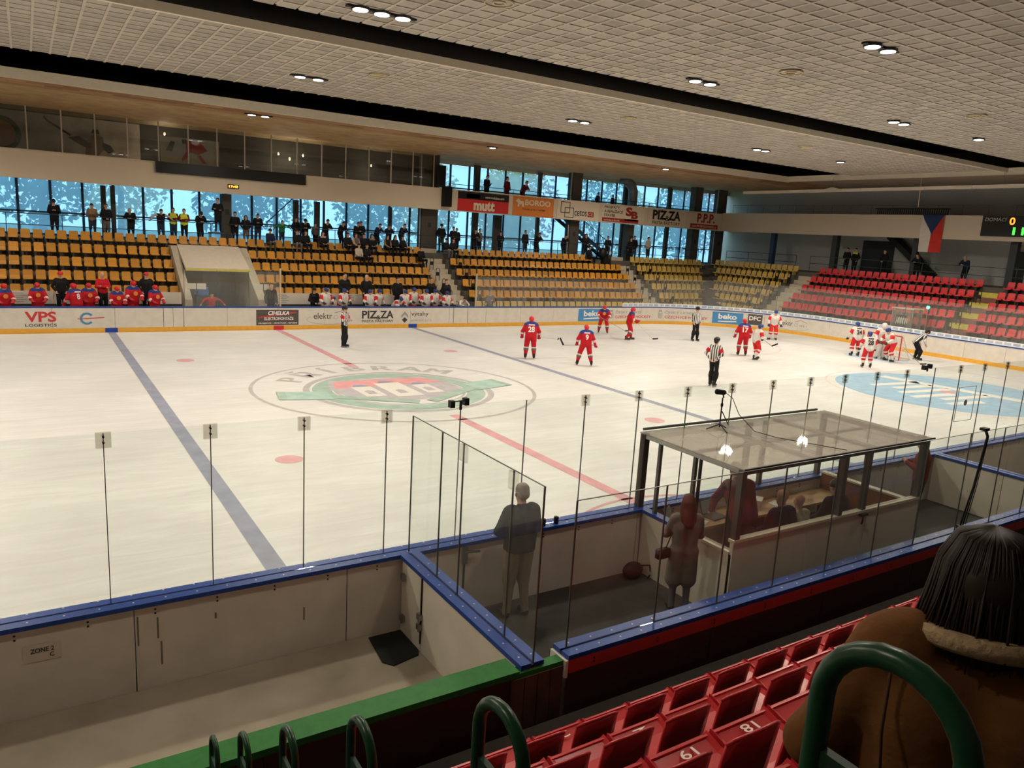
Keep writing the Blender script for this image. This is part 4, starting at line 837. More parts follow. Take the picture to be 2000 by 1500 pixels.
bar(w1, (-13, 3.74), (40.4, 3.74), 0.1, 0.08); bar(w1, (-13, 4.86), (40.4, 4.86), 0.1, 0.08); bar(w2, (12, 7.99), (40.4, 7.99), 0.1, 0.08); bar(w2, (12, 7.15), (40.4, 7.15), 0.1, 0.1)
bar(w1, (2.2, 4.95), (3.9, 6.6), 0.06, 0.05)
# piers at the window
for i_, (x, w, z0, z1) in enumerate(((-6.35, 0.24, 3.7, 6.4), (-5.9, 0.22, 3.7, 6.4), (3.9, 0.3, 3.7, 6.4), (5.2, 0.3, 3.7, 6.4), (10.0, 0.2, 3.7, 6.4), (16.3, 0.4, 3.7, 9.6), (18.1, 0.6, 3.7, 6.4), (21.5, 0.22, 3.7, 9.6), (29.6, 0.4, 3.7, 9.6), (34.2, 0.25, 3.7, 9.6), (40.4, 0.6, 3.7, 9.7))): ST(MB().box(x-w/2, x+w/2, WY-0.35, WY-0.1, z0, z1).build('window_pier', PIER), 'dark pier in front of the windows')
# main columns
COLM = M('column_concrete', (84, 78, 70), 0.85, noise=0.12, scale=2)
for x, w, z0, z1 in ((-0.35, 0.5, WALK, 6.4), (12.2, 1.15, WALK, CZ), (23.9, 0.85, WALK, CZ), (29.3, 0.6, WALK, 6.4), (36.2, 0.8, WALK, CZ), (39.0, 0.9, WALK, CZ)):
    r = ST(empty('column', (x, 23.25, z0)), 'dark concrete column on the far walkway'); MB().box(-w/2, w/2, -0.3, 0.3, 0, z1-z0).build('shaft', COLM, r)
    if w > 0.8: MB().tube([(-w/2-0.06, -0.2, 0), (-w/2-0.06, -0.2, z1-z0)], 0.05, 8).build('drain_pipe', ALU, r)
    MB().box(-0.12, 0.12, -0.31, -0.3, 1.6, 1.9).build('wall_plate', DARK, r)
# bent ventilation duct
o = MB().tube([(28.3, 23.2, 9.72), (28.7, 23.2, 9.6), (29.2, 23.2, 9.3), (29.4, 23.2, 8.9), (29.4, 23.2, 7.6), (29.4, 23.2, 6.7)], 0.36, 14).build('ventilation_duct', M('duct_grey', (110, 112, 112), 0.5, 0.4), None, True); T(o, 'fat grey ventilation duct bending down before the upper windows', 'duct')
# ---- far gallery
gal = ST(empty('gallery_far'), 'cream gallery front above the far walkway')
MB().box(-34, 38.0, 21.95, 22.1, 6.4, 7.75).build('gallery_front', FAC, gal); MB().box(-34, EWX, 22.1, WY, 6.62, 6.95).build('gallery_slab', FAC, gal)
MB().box(-34, 38.0, 21.9, 21.95, 7.70, 7.75).build('gallery_lip', FAC, gal)
# glazed lounge on the left
MB().box(-34, 12.3, 24.2, 24.3, 6.95, CZ).build('lounge_back', M('lounge_wall', (58, 54, 50), 0.9, noise=0.3, scale=1.0), gal); MB().box(12.25, 12.35, 22.1, 24.3, 6.95, CZ).build('lounge_side', M('lounge_side', (60, 56, 52), 0.9), gal)
LG = glass_mat('lounge_glass', (0.72, 0.74, 0.72), 0.02, ior=1.5); lm = [-12.5+1.435*k-0.0 for k in range(18)]
for a, b in zip(lm[:-1], lm[1:]): MB().box(a+0.03, b-0.03, 22.0, 22.012, 7.78, CZ-0.03).build('lounge_pane', LG, gal)
for x in lm: MB().box(x-0.03, x+0.03, 21.98, 22.03, 7.75, CZ).build('lounge_mullion', M('mullion_pale', (176, 168, 152), 0.5), gal)
MB().box(-34, -12.5, 22.0, 22.1, 7.75, CZ).build('lounge_end', FAC, gal)
# wall mural and poster inside the lounge
r = T(empty('wall_mural', (-7, 24.18, 7.0)), 'dim grey mural of a leaning hockey player inside the glazed lounge', 'mural')
MB().box(-4.5, 2.5, 0, 0.01, 0.3, 2.7).build('mural_sheet', M('mural_grey', (214, 200, 186), 0.9, noise=0.5, scale=0.8), r)
r0 = T(empty('wall_emblem', (-10.7, 24.18, 8.55)), 'round green and orange club emblem on the lounge wall', 'emblem')
MB().lathe([(0.85, 0), (0.85, 0.02)], (0, 0, 0), 28, 0, (0, -1, 0)).build('emblem_rim', M('emblem_green', (60, 96, 66), 0.8), r0); MB().lathe([(0.62, 0.02), (0.62, 0.03)], (0, 0, 0), 28, 0, (0, -1, 0)).build('emblem_field', M('emblem_orange', (190, 130, 90), 0.8), r0)
fig = MB(); Y0 = -0.012
def fpoly(mb, pts, m=0): mb.add([(x, Y0, z) for x, z in pts], [tuple(range(len(pts)))], m)
fpoly(fig, [(-1.9, 2.55), (-1.75, 2.35), (-0.75, 1.75), (-0.7, 1.83), (-1.68, 2.42), (-1.82, 2.6)], 0); fpoly(fig, [(-0.85, 1.68), (-0.35, 1.78), (0.25, 1.45), (0.1, 1.15), (-0.45, 1.45)], 0); fpoly(fig, [(0.0, 1.6), (0.35, 1.95), (0.75, 1.85), (0.8, 1.25), (0.4, 0.75), (-0.1, 0.9)], 1); fpoly(fig, [(0.7, 1.6), (1.1, 1.45), (1.25, 1.2), (1.0, 1.05), (0.7, 1.25)], 0); fpoly(fig, [(0.2, 0.95), (0.3, 0.45), (0.0, 0.3), (-0.25, 0.6)], 1); fpoly(fig, [(-0.1, 0.62), (0.2, 0.45), (0.1, 0.2), (-0.25, 0.3)], 0); fpoly(fig, [(0.2, 2.0), (0.3, 2.2), (0.55, 2.2), (0.6, 1.98)], 0)
fig.build('mural_figure', [M('mural_dark', (70, 62, 58), 0.9), M('mural_warm', (150, 128, 100), 0.9)], r)
r = T(empty('wall_poster', (-2.3, 22.35, 7.8)), 'pale poster of a player in red on the glazed lounge', 'poster')
MB().box(-1.45, 1.45, 0, 0.02, -0.05, 1.3).build('poster_sheet', M('poster_white', (214, 206, 196), 0.8), r); fig = MB(); Y0 = -0.01
fpoly(fig, [(-1.45, 0.18), (1.45, 0.18), (1.45, 0.28), (-1.45, 0.28)], 1); Y0 = -0.014; fpoly(fig, [(-0.2, 1.2), (0.5, 1.15), (0.85, 0.75), (0.4, 0.5), (0.0, 0.6), (-0.15, 0.3), (-0.4, 0.1), (-0.45, 0.25), (-0.2, 0.6)], 0); fpoly(fig, [(0.5, 0.5), (0.8, 0.1), (0.6, 0.08), (0.35, 0.45)], 0); fpoly(fig, [(-1.2, 0.6), (-0.95, 1.1), (-0.75, 1.05), (-0.9, 0.55)], 2); fpoly(fig, [(-0.42, 1.22), (-0.2, 1.25), (-0.15, 1.02), (-0.4, 1.0)], 2)
fig.build('poster_figure', [M('poster_red', (206, 60, 56), 0.8), M('poster_yellow', (216, 186, 90), 0.8), M('poster_grey', (120, 112, 108), 0.8)], r)
for x, y, z in ((2.6, 23.3, 8.9), (3.3, 23.5, 8.7), (4.0, 23.2, 8.95), (8.3, 23.4, 8.8), (-3.4, 23.3, 9.3)):
    r = T(empty('pendant_lamp', (x, y, z)), 'small lit pendant lamp inside the glazed lounge', 'lamp', 'lounge pendant lamps'); MB().tube([(0, 0, 0.08), (0, 0, CZ-z)], 0.006, 6).build('cord', BLACK, r); MB().ell((0, 0, 0), (0.06, 0.06, 0.08)).build('bulb', M('bulb', (255, 225, 180), 0.4, emit=1.5), r, True); ld = bpy.data.lights.new('pendant', 'POINT'); ld.energy = 45; ld.color = (1, .86, .66); ld.shadow_soft_size = .06; lo = bpy.data.objects.new('pendant_light', ld); COL.objects.link(lo); lo.parent = r; lo.location = (0, 0, -.1)
# long dark display under the lounge glass, small clock, loudspeakers
r = T(empty('display_board', (-0.18, 21.9, 7.2)), 'long black unlit display board on the gallery front', 'display'); MB().box(-3.9, 3.9, -0.14, 0.0, 0.0, 0.56).build('display_body', M('display_black', (26, 26, 26), 0.4), r); MB().box(-3.85, 3.85, -0.146, -0.14, 0.05, 0.51).build('display_face', M('display_face', (34, 34, 34), 0.3), r)
r = T(empty('game_clock', (-0.22, 21.95, 6.68)), 'small clock with glowing amber digits on the gallery front', 'clock'); MB().box(-0.3, 0.3, -0.06, 0, 0, 0.22).build('clock_body', BLACK, r); text_on(MB(), '17:43', (-0.24, -0.064, 0.05), (1, 0, 0), (0, 0, 1), 0.48, 0.13, bold=0.03).build('digits', M('amber', (255, 150, 40), 0.5, emit=5.0), r)
for x, z, lab in ((12.25, 7.85, 'upper black loudspeaker at the end of the lounge glass'), (12.75, 6.62, 'lower black loudspeaker beside the red banner')):
    r = T(empty('loudspeaker', (x, 21.75, z)), lab, 'loudspeaker'); MB().box(-0.28, 0.28, -0.2, 0.18, 0, 1.25).build('speaker_cabinet', M('speaker_black', (24, 22, 20), 0.7), r); MB().box(-0.24, 0.24, -0.215, -0.2, 0.05, 1.2).build('speaker_grille', M('speaker_grille', (14, 14, 14), 0.9), r)
# ---- advertising banners on the gallery
def banner(x0, x1, z0, z1, mat, label): r = T(empty('advertising_banner', ((x0+x1)/2, 21.95, z0)), label, 'banner'); MB().box(x0-(x0+x1)/2, x1-(x0+x1)/2, -0.03, 0, 0, z1-z0).build('banner_sheet', mat, r); return r, (x1-x0), (z1-z0)
def bt(r, items, mats, name='lettering'):
    mb = MB()
    for it in items:
        if it[0] == 't': text_on(mb, it[1], (it[2], -0.036, it[3]), (1, 0, 0), (0, 0, 1), it[4], it[5], it[6], **(it[7] if len(it) > 7 else {}))
        elif it[0] == 'r': mb.box(it[1], it[2], -0.034, -0.03, it[3], it[4], it[5])
        else: MB().add([(a, -0.035, b) for a, b in it[1]], [tuple(range(len(it[1])))], 0).build('emblem', mats[it[2]], r)
    mb.build(name, mats, r)
BR = M('banner_red', (206, 44, 44), 0.6); BK = M('banner_black', (26, 24, 24), 0.6); BO = M('banner_orange', (222, 132, 58), 0.6); BWH = M('banner_white', (222, 208, 188), 0.6); BPALE = M('banner_pale', (226, 216, 190), 0.6); BDR = M('banner_darkred', (160, 44, 44), 0.6)
r, w, h = banner(13.65, 17.5, 6.45, 7.68, BR, 'red and black banner lettered mutt beside the loudspeaker'); bt(r, [('r', -w/2, w/2, h*0.62, h, 0), ('t', 'www.multubes.com', 0.1, h*0.72, 1.45, 0.16, 1, dict(bold=0.01)), ('t', 'mutt', -0.75, 0.08, 1.6, 0.62, 1, dict(bold=0.05)), ('r', -0.8, 0.9, 0.36, 0.40, 2), ('r', -1.3, -0.3, h*0.68, h*0.9, 1)], [BK, BPALE, BR])
r, w, h = banner(17.85, 21.2, 6.42, 7.70, BO, 'orange BOROO banner with pale lettering'); bt(r, [('t', 'BOROO', -0.72, 0.72, 2.1, 0.38, 1, dict(bold=0.03)), ('t', 'TANKUJTE S NÁMI', -0.95, 0.36, 1.9, 0.17, 0, dict(bold=0.01)), ('q', [(-1.5, 0.95), (-1.25, 1.15), (-1.1, 0.98), (-0.85, 0.95), (-0.8, 0.6), (-0.95, 0.6), (-1.0, 0.78), (-1.15, 0.75), (-1.2, 0.58), (-1.33, 0.6), (-1.28, 0.85)], 1)], [BK, BPALE])
r, w, h = banner(21.5, 25.2, 6.42, 7.72, BWH, 'cream banner reading cetos cz with two open squares'); it = []
for (a, b, c, d) in ((-1.55, -0.75, 0.42, 1.2), (-1.2, -0.4, 0.12, 0.82)): it += [('r', a, b, d-0.05, d, 0), ('r', a, b, c, c+0.05, 0), ('r', a, a+0.05, c, d, 0), ('r', b-0.05, b, c, d, 0)]
bt(r, it+[('t', 'cetos', -0.33, 0.28, 1.1, 0.42, 0, dict(bold=0.01)), ('r', 0.85, 1.4, 0.26, 0.62, 1), ('t', 'cz', 0.92, 0.34, 0.4, 0.2, 2)], [BK, BDR, BPALE])
r, w, h = banner(25.5, 29.6, 6.42, 7.74, BWH, 'cream banner with red S B mark reading PROJEKTY A REALIZACE STAVEB'); bt(r, [('t', 'PROJEKTY', -1.85, 0.98, 1.45, 0.2, 0, dict(bold=0.02)), ('t', 'A REALIZACE', -1.85, 0.7, 1.75, 0.2, 0, dict(bold=0.02)), ('t', 'STAVEB', -1.85, 0.42, 1.05, 0.2, 0, dict(bold=0.02)), ('r', -2.0, 1.5, 0.06, 0.34, 1), ('t', 'www.s-b.cz', -1.85, 0.12, 1.5, 0.14, 2, dict(bold=0.01)), ('r', 0.1, 1.4, 0.22, 0.5, 2), ('t', 'S', 0.2, 0.55, 0.62, 0.65, 1, dict(bold=0.05)), ('t', 'B', 0.75, 0.38, 0.65, 0.55, 1, dict(bold=0.05))], [BK, BDR, BPALE])
r, w, h = banner(29.95, 33.9, 6.42, 7.76, BWH, 'cream banner reading PIZZA PASTA FACTORY on the gallery'); bt(r, [('t', 'PIZ', -1.5, 0.5, 1.45, 0.7, 0, dict(bold=0.04)), ('t', 'ZA', 0.1, 0.5, 1.3, 0.7, 0, dict(bold=0.04)), ('t', '&', -0.18, 0.42, 0.45, 0.4, 0, dict(bold=0.01)), ('t', 'PASTA FACTORY', -1.5, 0.14, 2.9, 0.24, 0, dict(bold=0.015))], [BK])
r, w, h = banner(34.2, 37.9, 6.42, 7.78, BWH, 'cream banner with red P.P.P. letters on the gallery'); bt(r, [('t', 'P.P.P.', -0.9, 0.52, 2.0, 0.72, 0, dict(bold=0.04)), ('r', -1.6, 1.5, 0.08, 0.42, 0), ('t', 'www.PRUMYSLOVYPARK.cz', -1.4, 0.16, 2.7, 0.17, 1, dict(bold=0.01))], [BDR, BPALE])
# ---- rails
RAILB = M('rail_blue', (40, 54, 72), 0.5)
def railing(name, label, pts, z0, bars, step, mat=RAILB, r_=0.022):
    root = ST(empty(name, (pts[0][0], pts[0][1], z0)), label); a = np.array(pts[0], float); b = np.array(pts[1], float); L = np.linalg.norm(b-a)
    for h_ in bars: local(root, MB().tube([(*a, z0+h_), (*b, z0+h_)], r_, 6)).build('rail_bar', mat, root)
    n = max(1, int(L/step))
    for k in range(n+1): p = a+(b-a)*k/n; local(root, MB().tube([(*p, z0), (*p, z0+bars[0])], r_*0.9, 6)).build('rail_post', mat, root)
    return root
railing('railing', 'thin rail behind the top row of yellow seats', [(-13, 21.75), (35.5, 21.75)], WALK, (1.08, 0.55), 2.3)
railing('railing', 'upper gallery rail before the windows', [(13.2, 22.4), (37.8, 22.4)], 6.95, (1.15, 0.75), 2.4)
railing('railing', 'blue rail behind the corner seats', [(37.8, 20.9), (37.8, 14.2)], 3.74, (1.12, 0.62), 2.2)
railing('railing', 'green rail behind the red seats', [(37.8, 13.0), (37.8, -9)], 3.74, (1.12, 0.62), 2.5, M('rail_green', (60, 84, 74), 0.5), 0.02)
railing('railing', 'thin rail on the end gallery', [(38.1, 21), (38.1, -9)], 7.85, (0.6,), 1.5, M('rail_grey', (84, 88, 88), 0.5), 0.014)
# ---- blue steel stairs from the gallery to the walkway
sr = ST(empty('steel_stairs', (0, 23.5, WALK)), 'blue steel staircase descending from the gallery behind the long yellow block')
A = np.array([22.6, 6.7]); Bq = np.array([27.6, 3.75])
for y in (23.0, 24.0): MB().bar((A[0], y-23.5, A[1]-WALK), (Bq[0], y-23.5, Bq[1]-WALK), 0.05, 0.26).build('stringer', RAILB, sr)
for k in range(16): t = (k+0.5)/16; p = A+(Bq-A)*t; MB().box(p[0]-0.15, p[0]+0.15, -0.5, 0.5, p[1]-WALK, p[1]-WALK+0.03).build('tread', DARK, sr)
for y in (23.0,):
    MB().bar((A[0], y-23.5, A[1]-WALK+1.0), (Bq[0], y-23.5, Bq[1]-WALK+1.0), 0.04, 0.04).build('hand_rail', RAILB, sr)
    for k in range(30): t = k/29; p = A+(Bq-A)*t; MB().bar((p[0], y-23.5, p[1]-WALK), (p[0], y-23.5, p[1]-WALK+1.0), 0.02, 0.02).build('baluster', RAILB, sr)
for k in range(26): x = 22.6+0.24*k; MB().bar((x, -0.8, 6.95-WALK), (x, -0.8, 7.9-WALK), 0.02, 0.02).build('baluster', RAILB, sr)
# ------------------------------------------------------------------ end gallery, scoreboard, flag
ge = ST(empty('gallery_end'), 'cream gallery front across the end stand')
MB().box(38.0, 38.15, -14, 21.95, 6.4, 7.85).build('gallery_front', FAC, ge); MB().box(38.15, EWX, -14, 22.1, 6.62, 6.95).build('gallery_slab', FAC, ge)
for y, w, mm in ((11.8, 0.4, M('end_column', (66, 70, 72), 0.7)), (17.2, 0.35, M('end_column_blue', (58, 78, 104), 0.7)), (5.9, 0.3, M('end_column', (66, 70, 72), 0.7)), (0.0, 0.4, M('end_column', (66, 70, 72), 0.7))): ST(MB().box(38.6, 38.6+w, y-w/2, y+w/2, 3.74, 6.62).build('end_column', mm), 'dark column under the end gallery')
ST(MB().box(41.42, 41.5, 9.0, 11.4, 3.74, 6.2).box(41.40, 41.42, 9.1, 11.3, 3.8, 6.1).build('door_1', M('door_dark', (50, 50, 48), 0.4)), 'dark glazed entrance doors under the end gallery'); ST(MB().box(41.4, 41.5, 0.5, 1.5, 3.74, 5.9).build('door_2', M('door_dark2', (40, 42, 42), 0.5)), 'dark door beside the scoreboard')
sr = ST(empty('end_stairs', (40.6, 7.2, 3.74)), 'dark stair flight rising under the end gallery'); MB().bar((0, 1.6, 2.8), (0, -1.6, 0.3), 0.9, 0.35).build('stair_body', M('stair_dark', (44, 44, 42), 0.8), sr); MB().bar((-0.5, 1.6, 3.5), (-0.5, -1.6, 1.0), 0.05, 0.05).build('hand_rail', DARK, sr)
gr = ST(empty('stair_guard', (39.5, 7.0, 6.95)), 'slatted guard on the end gallery')
for k in range(34): MB().box(-0.02, 0.02, -2.4+0.145*k, -2.36+0.145*k, 0.6, 1.35).build('slat', DARK, gr)
MB().box(-0.03, 0.03, -2.5, 2.6, 1.35, 1.4).build('guard_rail', DARK, gr)
r = T(empty('hanging_flag', (37.93, 4.6, 7.86)), 'red, white and blue flag hanging from the end gallery', 'flag'); fl = MB()
def fq(pts, m):   # flag coords: a = left(+Y) to right, b downward
    fl.add([(-0.02-0.06*math.sin(a*5+b*2)-0.0, 0.7-a, -b) for a, b in pts], [tuple(range(len(pts)))], m)
for k in range(8):
    b0, b1 = 2.3*k/8, 2.3*(k+1)/8; tri = lambda b: max(0.0, 0.7*(1-b/1.2))
    fq([(tri(b1)*-1+0.7 if False else 0.0, b0), (0.7-tri(b0), b0), (0.7-tri(b1), b1), (0.0, b1)][::-1], 0); fq([(0.7+tri(b0), b0), (1.4, b0), (1.4, b1), (0.7+tri(b1), b1)][::-1], 1)
    if b0 < 1.2: fq([(0.7-tri(b0), b0), (0.7+tri(b0), b0), (0.7+tri(b1)+1e-4, b1), (0.7-tri(b1)-1e-4, b1)][::-1], 2)
fl.build('flag_cloth', [M('flag_white', (222, 214, 206), 0.8), M('flag_red', (206, 52, 48), 0.8), M('flag_blue', (40, 58, 102), 0.8)], r); MB().tube([(-0.03, 0.75, 0.0), (-0.03, -0.75, 0.0)], 0.012, 6).build('flag_cord', BLACK, r)
r = T(empty('scoreboard', (37.95, -1.6, 6.66)), 'dark scoreboard with glowing orange and green digits on the end gallery', 'scoreboard'); MB().box(-0.16, 0, -3.2, 3.2, 0, 1.18).build('score_body', M('score_black', (34, 36, 34), 0.5), r)
sb = MB(); Uy = (0, -1, 0); text_on(sb, 'DOMÁCÍ', (-0.165, 3.05, 0.86), Uy, (0, 0, 1), 1.2, 0.24, 0, shear=0.15); text_on(sb, '0', (-0.165, 1.7, 0.66), Uy, (0, 0, 1), 0.3, 0.42, 1, bold=0.02); text_on(sb, '11', (-0.165, 1.45, 0.1), Uy, (0, 0, 1), 0.6, 0.42, 2, bold=0.02)
sb.build('score_digits', [M('score_white', (206, 202, 194), 0.6), M('score_orange', (255, 120, 40), 0.5, emit=3.5), M('score_green', (60, 230, 60), 0.5, emit=3.0)], r)
# suspended white batten and rods
r = T(empty('hanging_batten', (33.0, 6.5, 9.0)), 'long white segmented batten hanging on wires under the ceiling at the end', 'batten'); BAT = M('batten_white', (214, 202, 184), 0.6)
for k in range(16): y = 9.1-1.3*k; MB().box(-0.08, 0.08, y-1.29, y, -0.12+0.006*k, 0.06+0.006*k).build('batten_segment', BAT, r)
MB().extr([(-0.05, 2.7, 0.06), (-0.05, 2.1, 0.2), (-0.05, 2.0, 0.2), (-0.05, 1.4, 0.06)], (0.1, 0, 0)).build('batten_hanger', BAT, r)
for y in (2.05, -8): MB().tube([(0, y, 0.15), (0, y, 0.75)], 0.012, 6).build('batten_wire', STEEL, r)
r = T(empty('hanging_rod', (33.3, 3.0, 8.05)), 'thin white rod hanging before the end gallery', 'rod'); MB().tube([(0, 0, 0), (0.02, 0.06, 1.68)], 0.02, 8).build('rod', BAT, r); MB().lathe([(0.03, 0), (0.03, 0.04)], (0, 0, -0.04), 8).build('rod_tip', BAT, r)
# goal judge's cabin with lettered panel and green light
r = T(empty('goal_judge_cabin', (32.0, 1.9, FZ)), 'clear goal judge cabin with a scrawled panel behind the end boards', 'cabin'); CG = glass_mat('cabin_glass', (0.9, 0.92, 0.9), 0.1)
for y in (-0.6, 0.6): MB().box(-0.45, 0.45, y-0.008, y+0.008, 1.0, 2.2).build('cabin_pane', CG, r)
MB().box(-0.458, -0.442, -0.6, 0.6, 1.0, 2.2).build('cabin_pane', CG, r)
for x in (-0.45, 0.45):
    for y in (-0.6, 0.6): MB().box(x-0.02, x+0.02, y-0.02, y+0.02, 0, 2.2).build('cabin_post', ALU, r)
MB().box(-0.5, 0.5, -0.66, 0.66, 2.2, 2.25).build('cabin_roof', M('cabin_white', (196, 192, 184), 0.6), r); MB().box(-0.4, 0.4, -0.58, 0.58, 0, 1.0).build('cabin_base', DARK, r); MB().box(-0.475, -0.46, -0.3, 0.35, 1.25, 1.85).build('cabin_panel', M('cabin_panel', (70, 66, 62), 0.7), r)
mb = MB()
for k in range(5): mb.tube([(-0.48, 0.3-0.13*k, 1.35), (-0.48, 0.26-0.13*k, 1.75), (-0.48, 0.2-0.13*k, 1.4), (-0.48, 0.18-0.13*k, 1.7)], 0.02, 5)
mb.build('panel_scrawl', INK_WHITE, r)
r = T(empty('signal_light', (32.6, 1.1, 2.35)), 'glowing green signal light beside the goal judge cabin', 'lamp'); MB().ell((0, 0, 0.12), (0.09, 0.09, 0.09), 10, 8).build('lamp_globe', M('signal_green', (60, 255, 140), 0.4, emit=12.0), r, True); MB().tube([(0, 0, -2.2), (0, 0, 0.04)], 0.025, 8).build('lamp_post', ALU, r)

# ------------------------------------------------------------------ outside: lawn, trees, hedge
ST(MB().box(-60, 110, 24.9, 140, 1.6, 2.0).build('ground_outside', M('lawn', (96, 118, 70), 0.9, noise=0.3, scale=0.5)), 'grass outside the windows')
rng = np.random.default_rng(5)
BARK = M('bark', (70, 58, 46), 0.9, noise=0.3)
def leafmat(rgb):
    k = 'leaf_%d_%d_%d' % rgb; new = k not in MATS; m = M(k, rgb, 0.8, noise=0.3, scale=1.5)
    if new:
        nt = m.node_tree; b = nt.nodes['Principled BSDF']; out = [n for n in nt.nodes if n.type == 'OUTPUT_MATERIAL'][0]; tl = nt.nodes.new('ShaderNodeBsdfTranslucent'); mx = nt.nodes.new('ShaderNodeMixShader'); mx.inputs[0].default_value = 0.55
        nt.links.new(b.inputs['Base Color'].links[0].from_socket, tl.inputs['Color']); nt.links.new(b.outputs[0], mx.inputs[1]); nt.links.new(tl.outputs[0], mx.inputs[2]); nt.links.new(mx.outputs[0], out.inputs['Surface'])
    return m
def tree(x, y, h, rgb, name, lab, nleaf=1500):
    r = T(empty(name, (x, y, 2.0)), lab, 'tree', name.replace('_', ' ')+'s outside the windows'); MB().tube([(0, 0, 0), (0.1, 0.05, h*0.4), (0.0, 0.1, h*0.8)], [0.28, 0.2, 0.06], 8).build('trunk', BARK, r, True)
    n = nleaf; a = rng.normal(size=(n, 3)); a /= np.linalg.norm(a, axis=1)[:, None]; rad = rng.random(n)**0.4; c = a*rad[:, None]*np.array([h*0.34, h*0.34, h*0.42])+np.array([0, 0, h*0.58]); s = 0.28
    t1 = rng.normal(size=(n, 3)); t1 /= np.linalg.norm(t1, axis=1)[:, None]; t2 = np.cross(t1, rng.normal(size=(n, 3))); t2 /= np.linalg.norm(t2, axis=1)[:, None]
    v = np.stack([c-t1*s, c-t2*s*0.5, c+t1*s, c+t2*s*0.5], 1).reshape(-1, 3); me = bpy.data.meshes.new('foliage'); me.from_pydata(v.tolist(), [], [(4*i, 4*i+1, 4*i+2, 4*i+3) for i in range(n)]); me.materials.append(leafmat(rgb)); link('foliage', me, r)
K = 0
for x, y, h, c in ((-16, 44, 12, 0), (-9, 36, 9, 0), (-4, 41, 11, 1), (3, 37, 8.5, 0), (8, 44, 12, 0), (14, 38, 9, 0), (20, 40, 9.5, 1), (25, 35, 8.5, 1), (29, 40, 10, 1), (35, 47, 11, 2), (39.5, 35, 8, 1), (43, 44, 12, 0), (50, 39, 10, 0), (58, 44, 12, 2), (66, 40, 10, 0), (75, 46, 12, 0), (84, 44, 12, 1)):
    rgb = ((96, 128, 84), (232, 206, 110), (206, 120, 110))[c]; tree(x, y, h, rgb, ('green_tree', 'yellow_tree', 'red_tree')[c], ('blurred green tree outside the far windows', 'blurred yellow autumn tree outside the far windows', 'blurred reddish autumn tree outside the far windows')[c])
# ------------------------------------------------------------------ people: one smooth skin per body grown from tapered limbs
_CO = [(i, j, k) for i in (0, 1) for j in (0, 1) for k in (0, 1)]
_ED = [(a, b) for a in _CO for b in _CO if sum(abs(a[t]-b[t]) for t in range(3)) == 1 and a < b]
def surfnet(F, org, h):
    S = F < 0; c = np.zeros(tuple(n-1 for n in F.shape), int)
    for (i, j, k) in _CO: c += S[i:F.shape[0]-1+i, j:F.shape[1]-1+j, k:F.shape[2]-1+k]
    act = (c > 0) & (c < 8); idx = -np.ones(act.shape, int); I, J, K = np.where(act); n = len(I); idx[I, J, K] = np.arange(n)
    pos = np.zeros((n, 3)); cnt = np.zeros(n)
    for a, b in _ED:
        fa = F[I+a[0], J+a[1], K+a[2]]; fb = F[I+b[0], J+b[1], K+b[2]]; cr = (fa < 0) != (fb < 0); t = fa/(fa-fb+1e-12)
        for d in range(3): pos[:, d] += np.where(cr, a[d]+t*(b[d]-a[d]), 0)
        cnt += cr
    pos /= np.maximum(cnt, 1)[:, None]; V = (pos+np.stack([I, J, K], 1))*h+org; faces = []
    for ax in range(3):
        o1, o2 = [(1, 2), (2, 0), (0, 1)][ax]; sl0 = [slice(1, -1)]*3; sl1 = [slice(1, -1)]*3; sl0[ax] = slice(0, -1); sl1[ax] = slice(1, None)
        A = S[tuple(sl0)]; Bq = S[tuple(sl1)]; X = np.argwhere(A != Bq)
        if not len(X): continue
        e = X+1; e[:, ax] -= 1; sgn = A[tuple(X.T)]
        def cell(d1, d2):
            q = e.copy(); q[:, o1] += d1; q[:, o2] += d2; return idx[q[:, 0], q[:, 1], q[:, 2]]
        q = np.stack([cell(-1, -1), cell(0, -1), cell(0, 0), cell(-1, 0)], 1); q[~sgn] = q[~sgn][:, ::-1]; faces.append(q)
    return V, np.concatenate(faces)
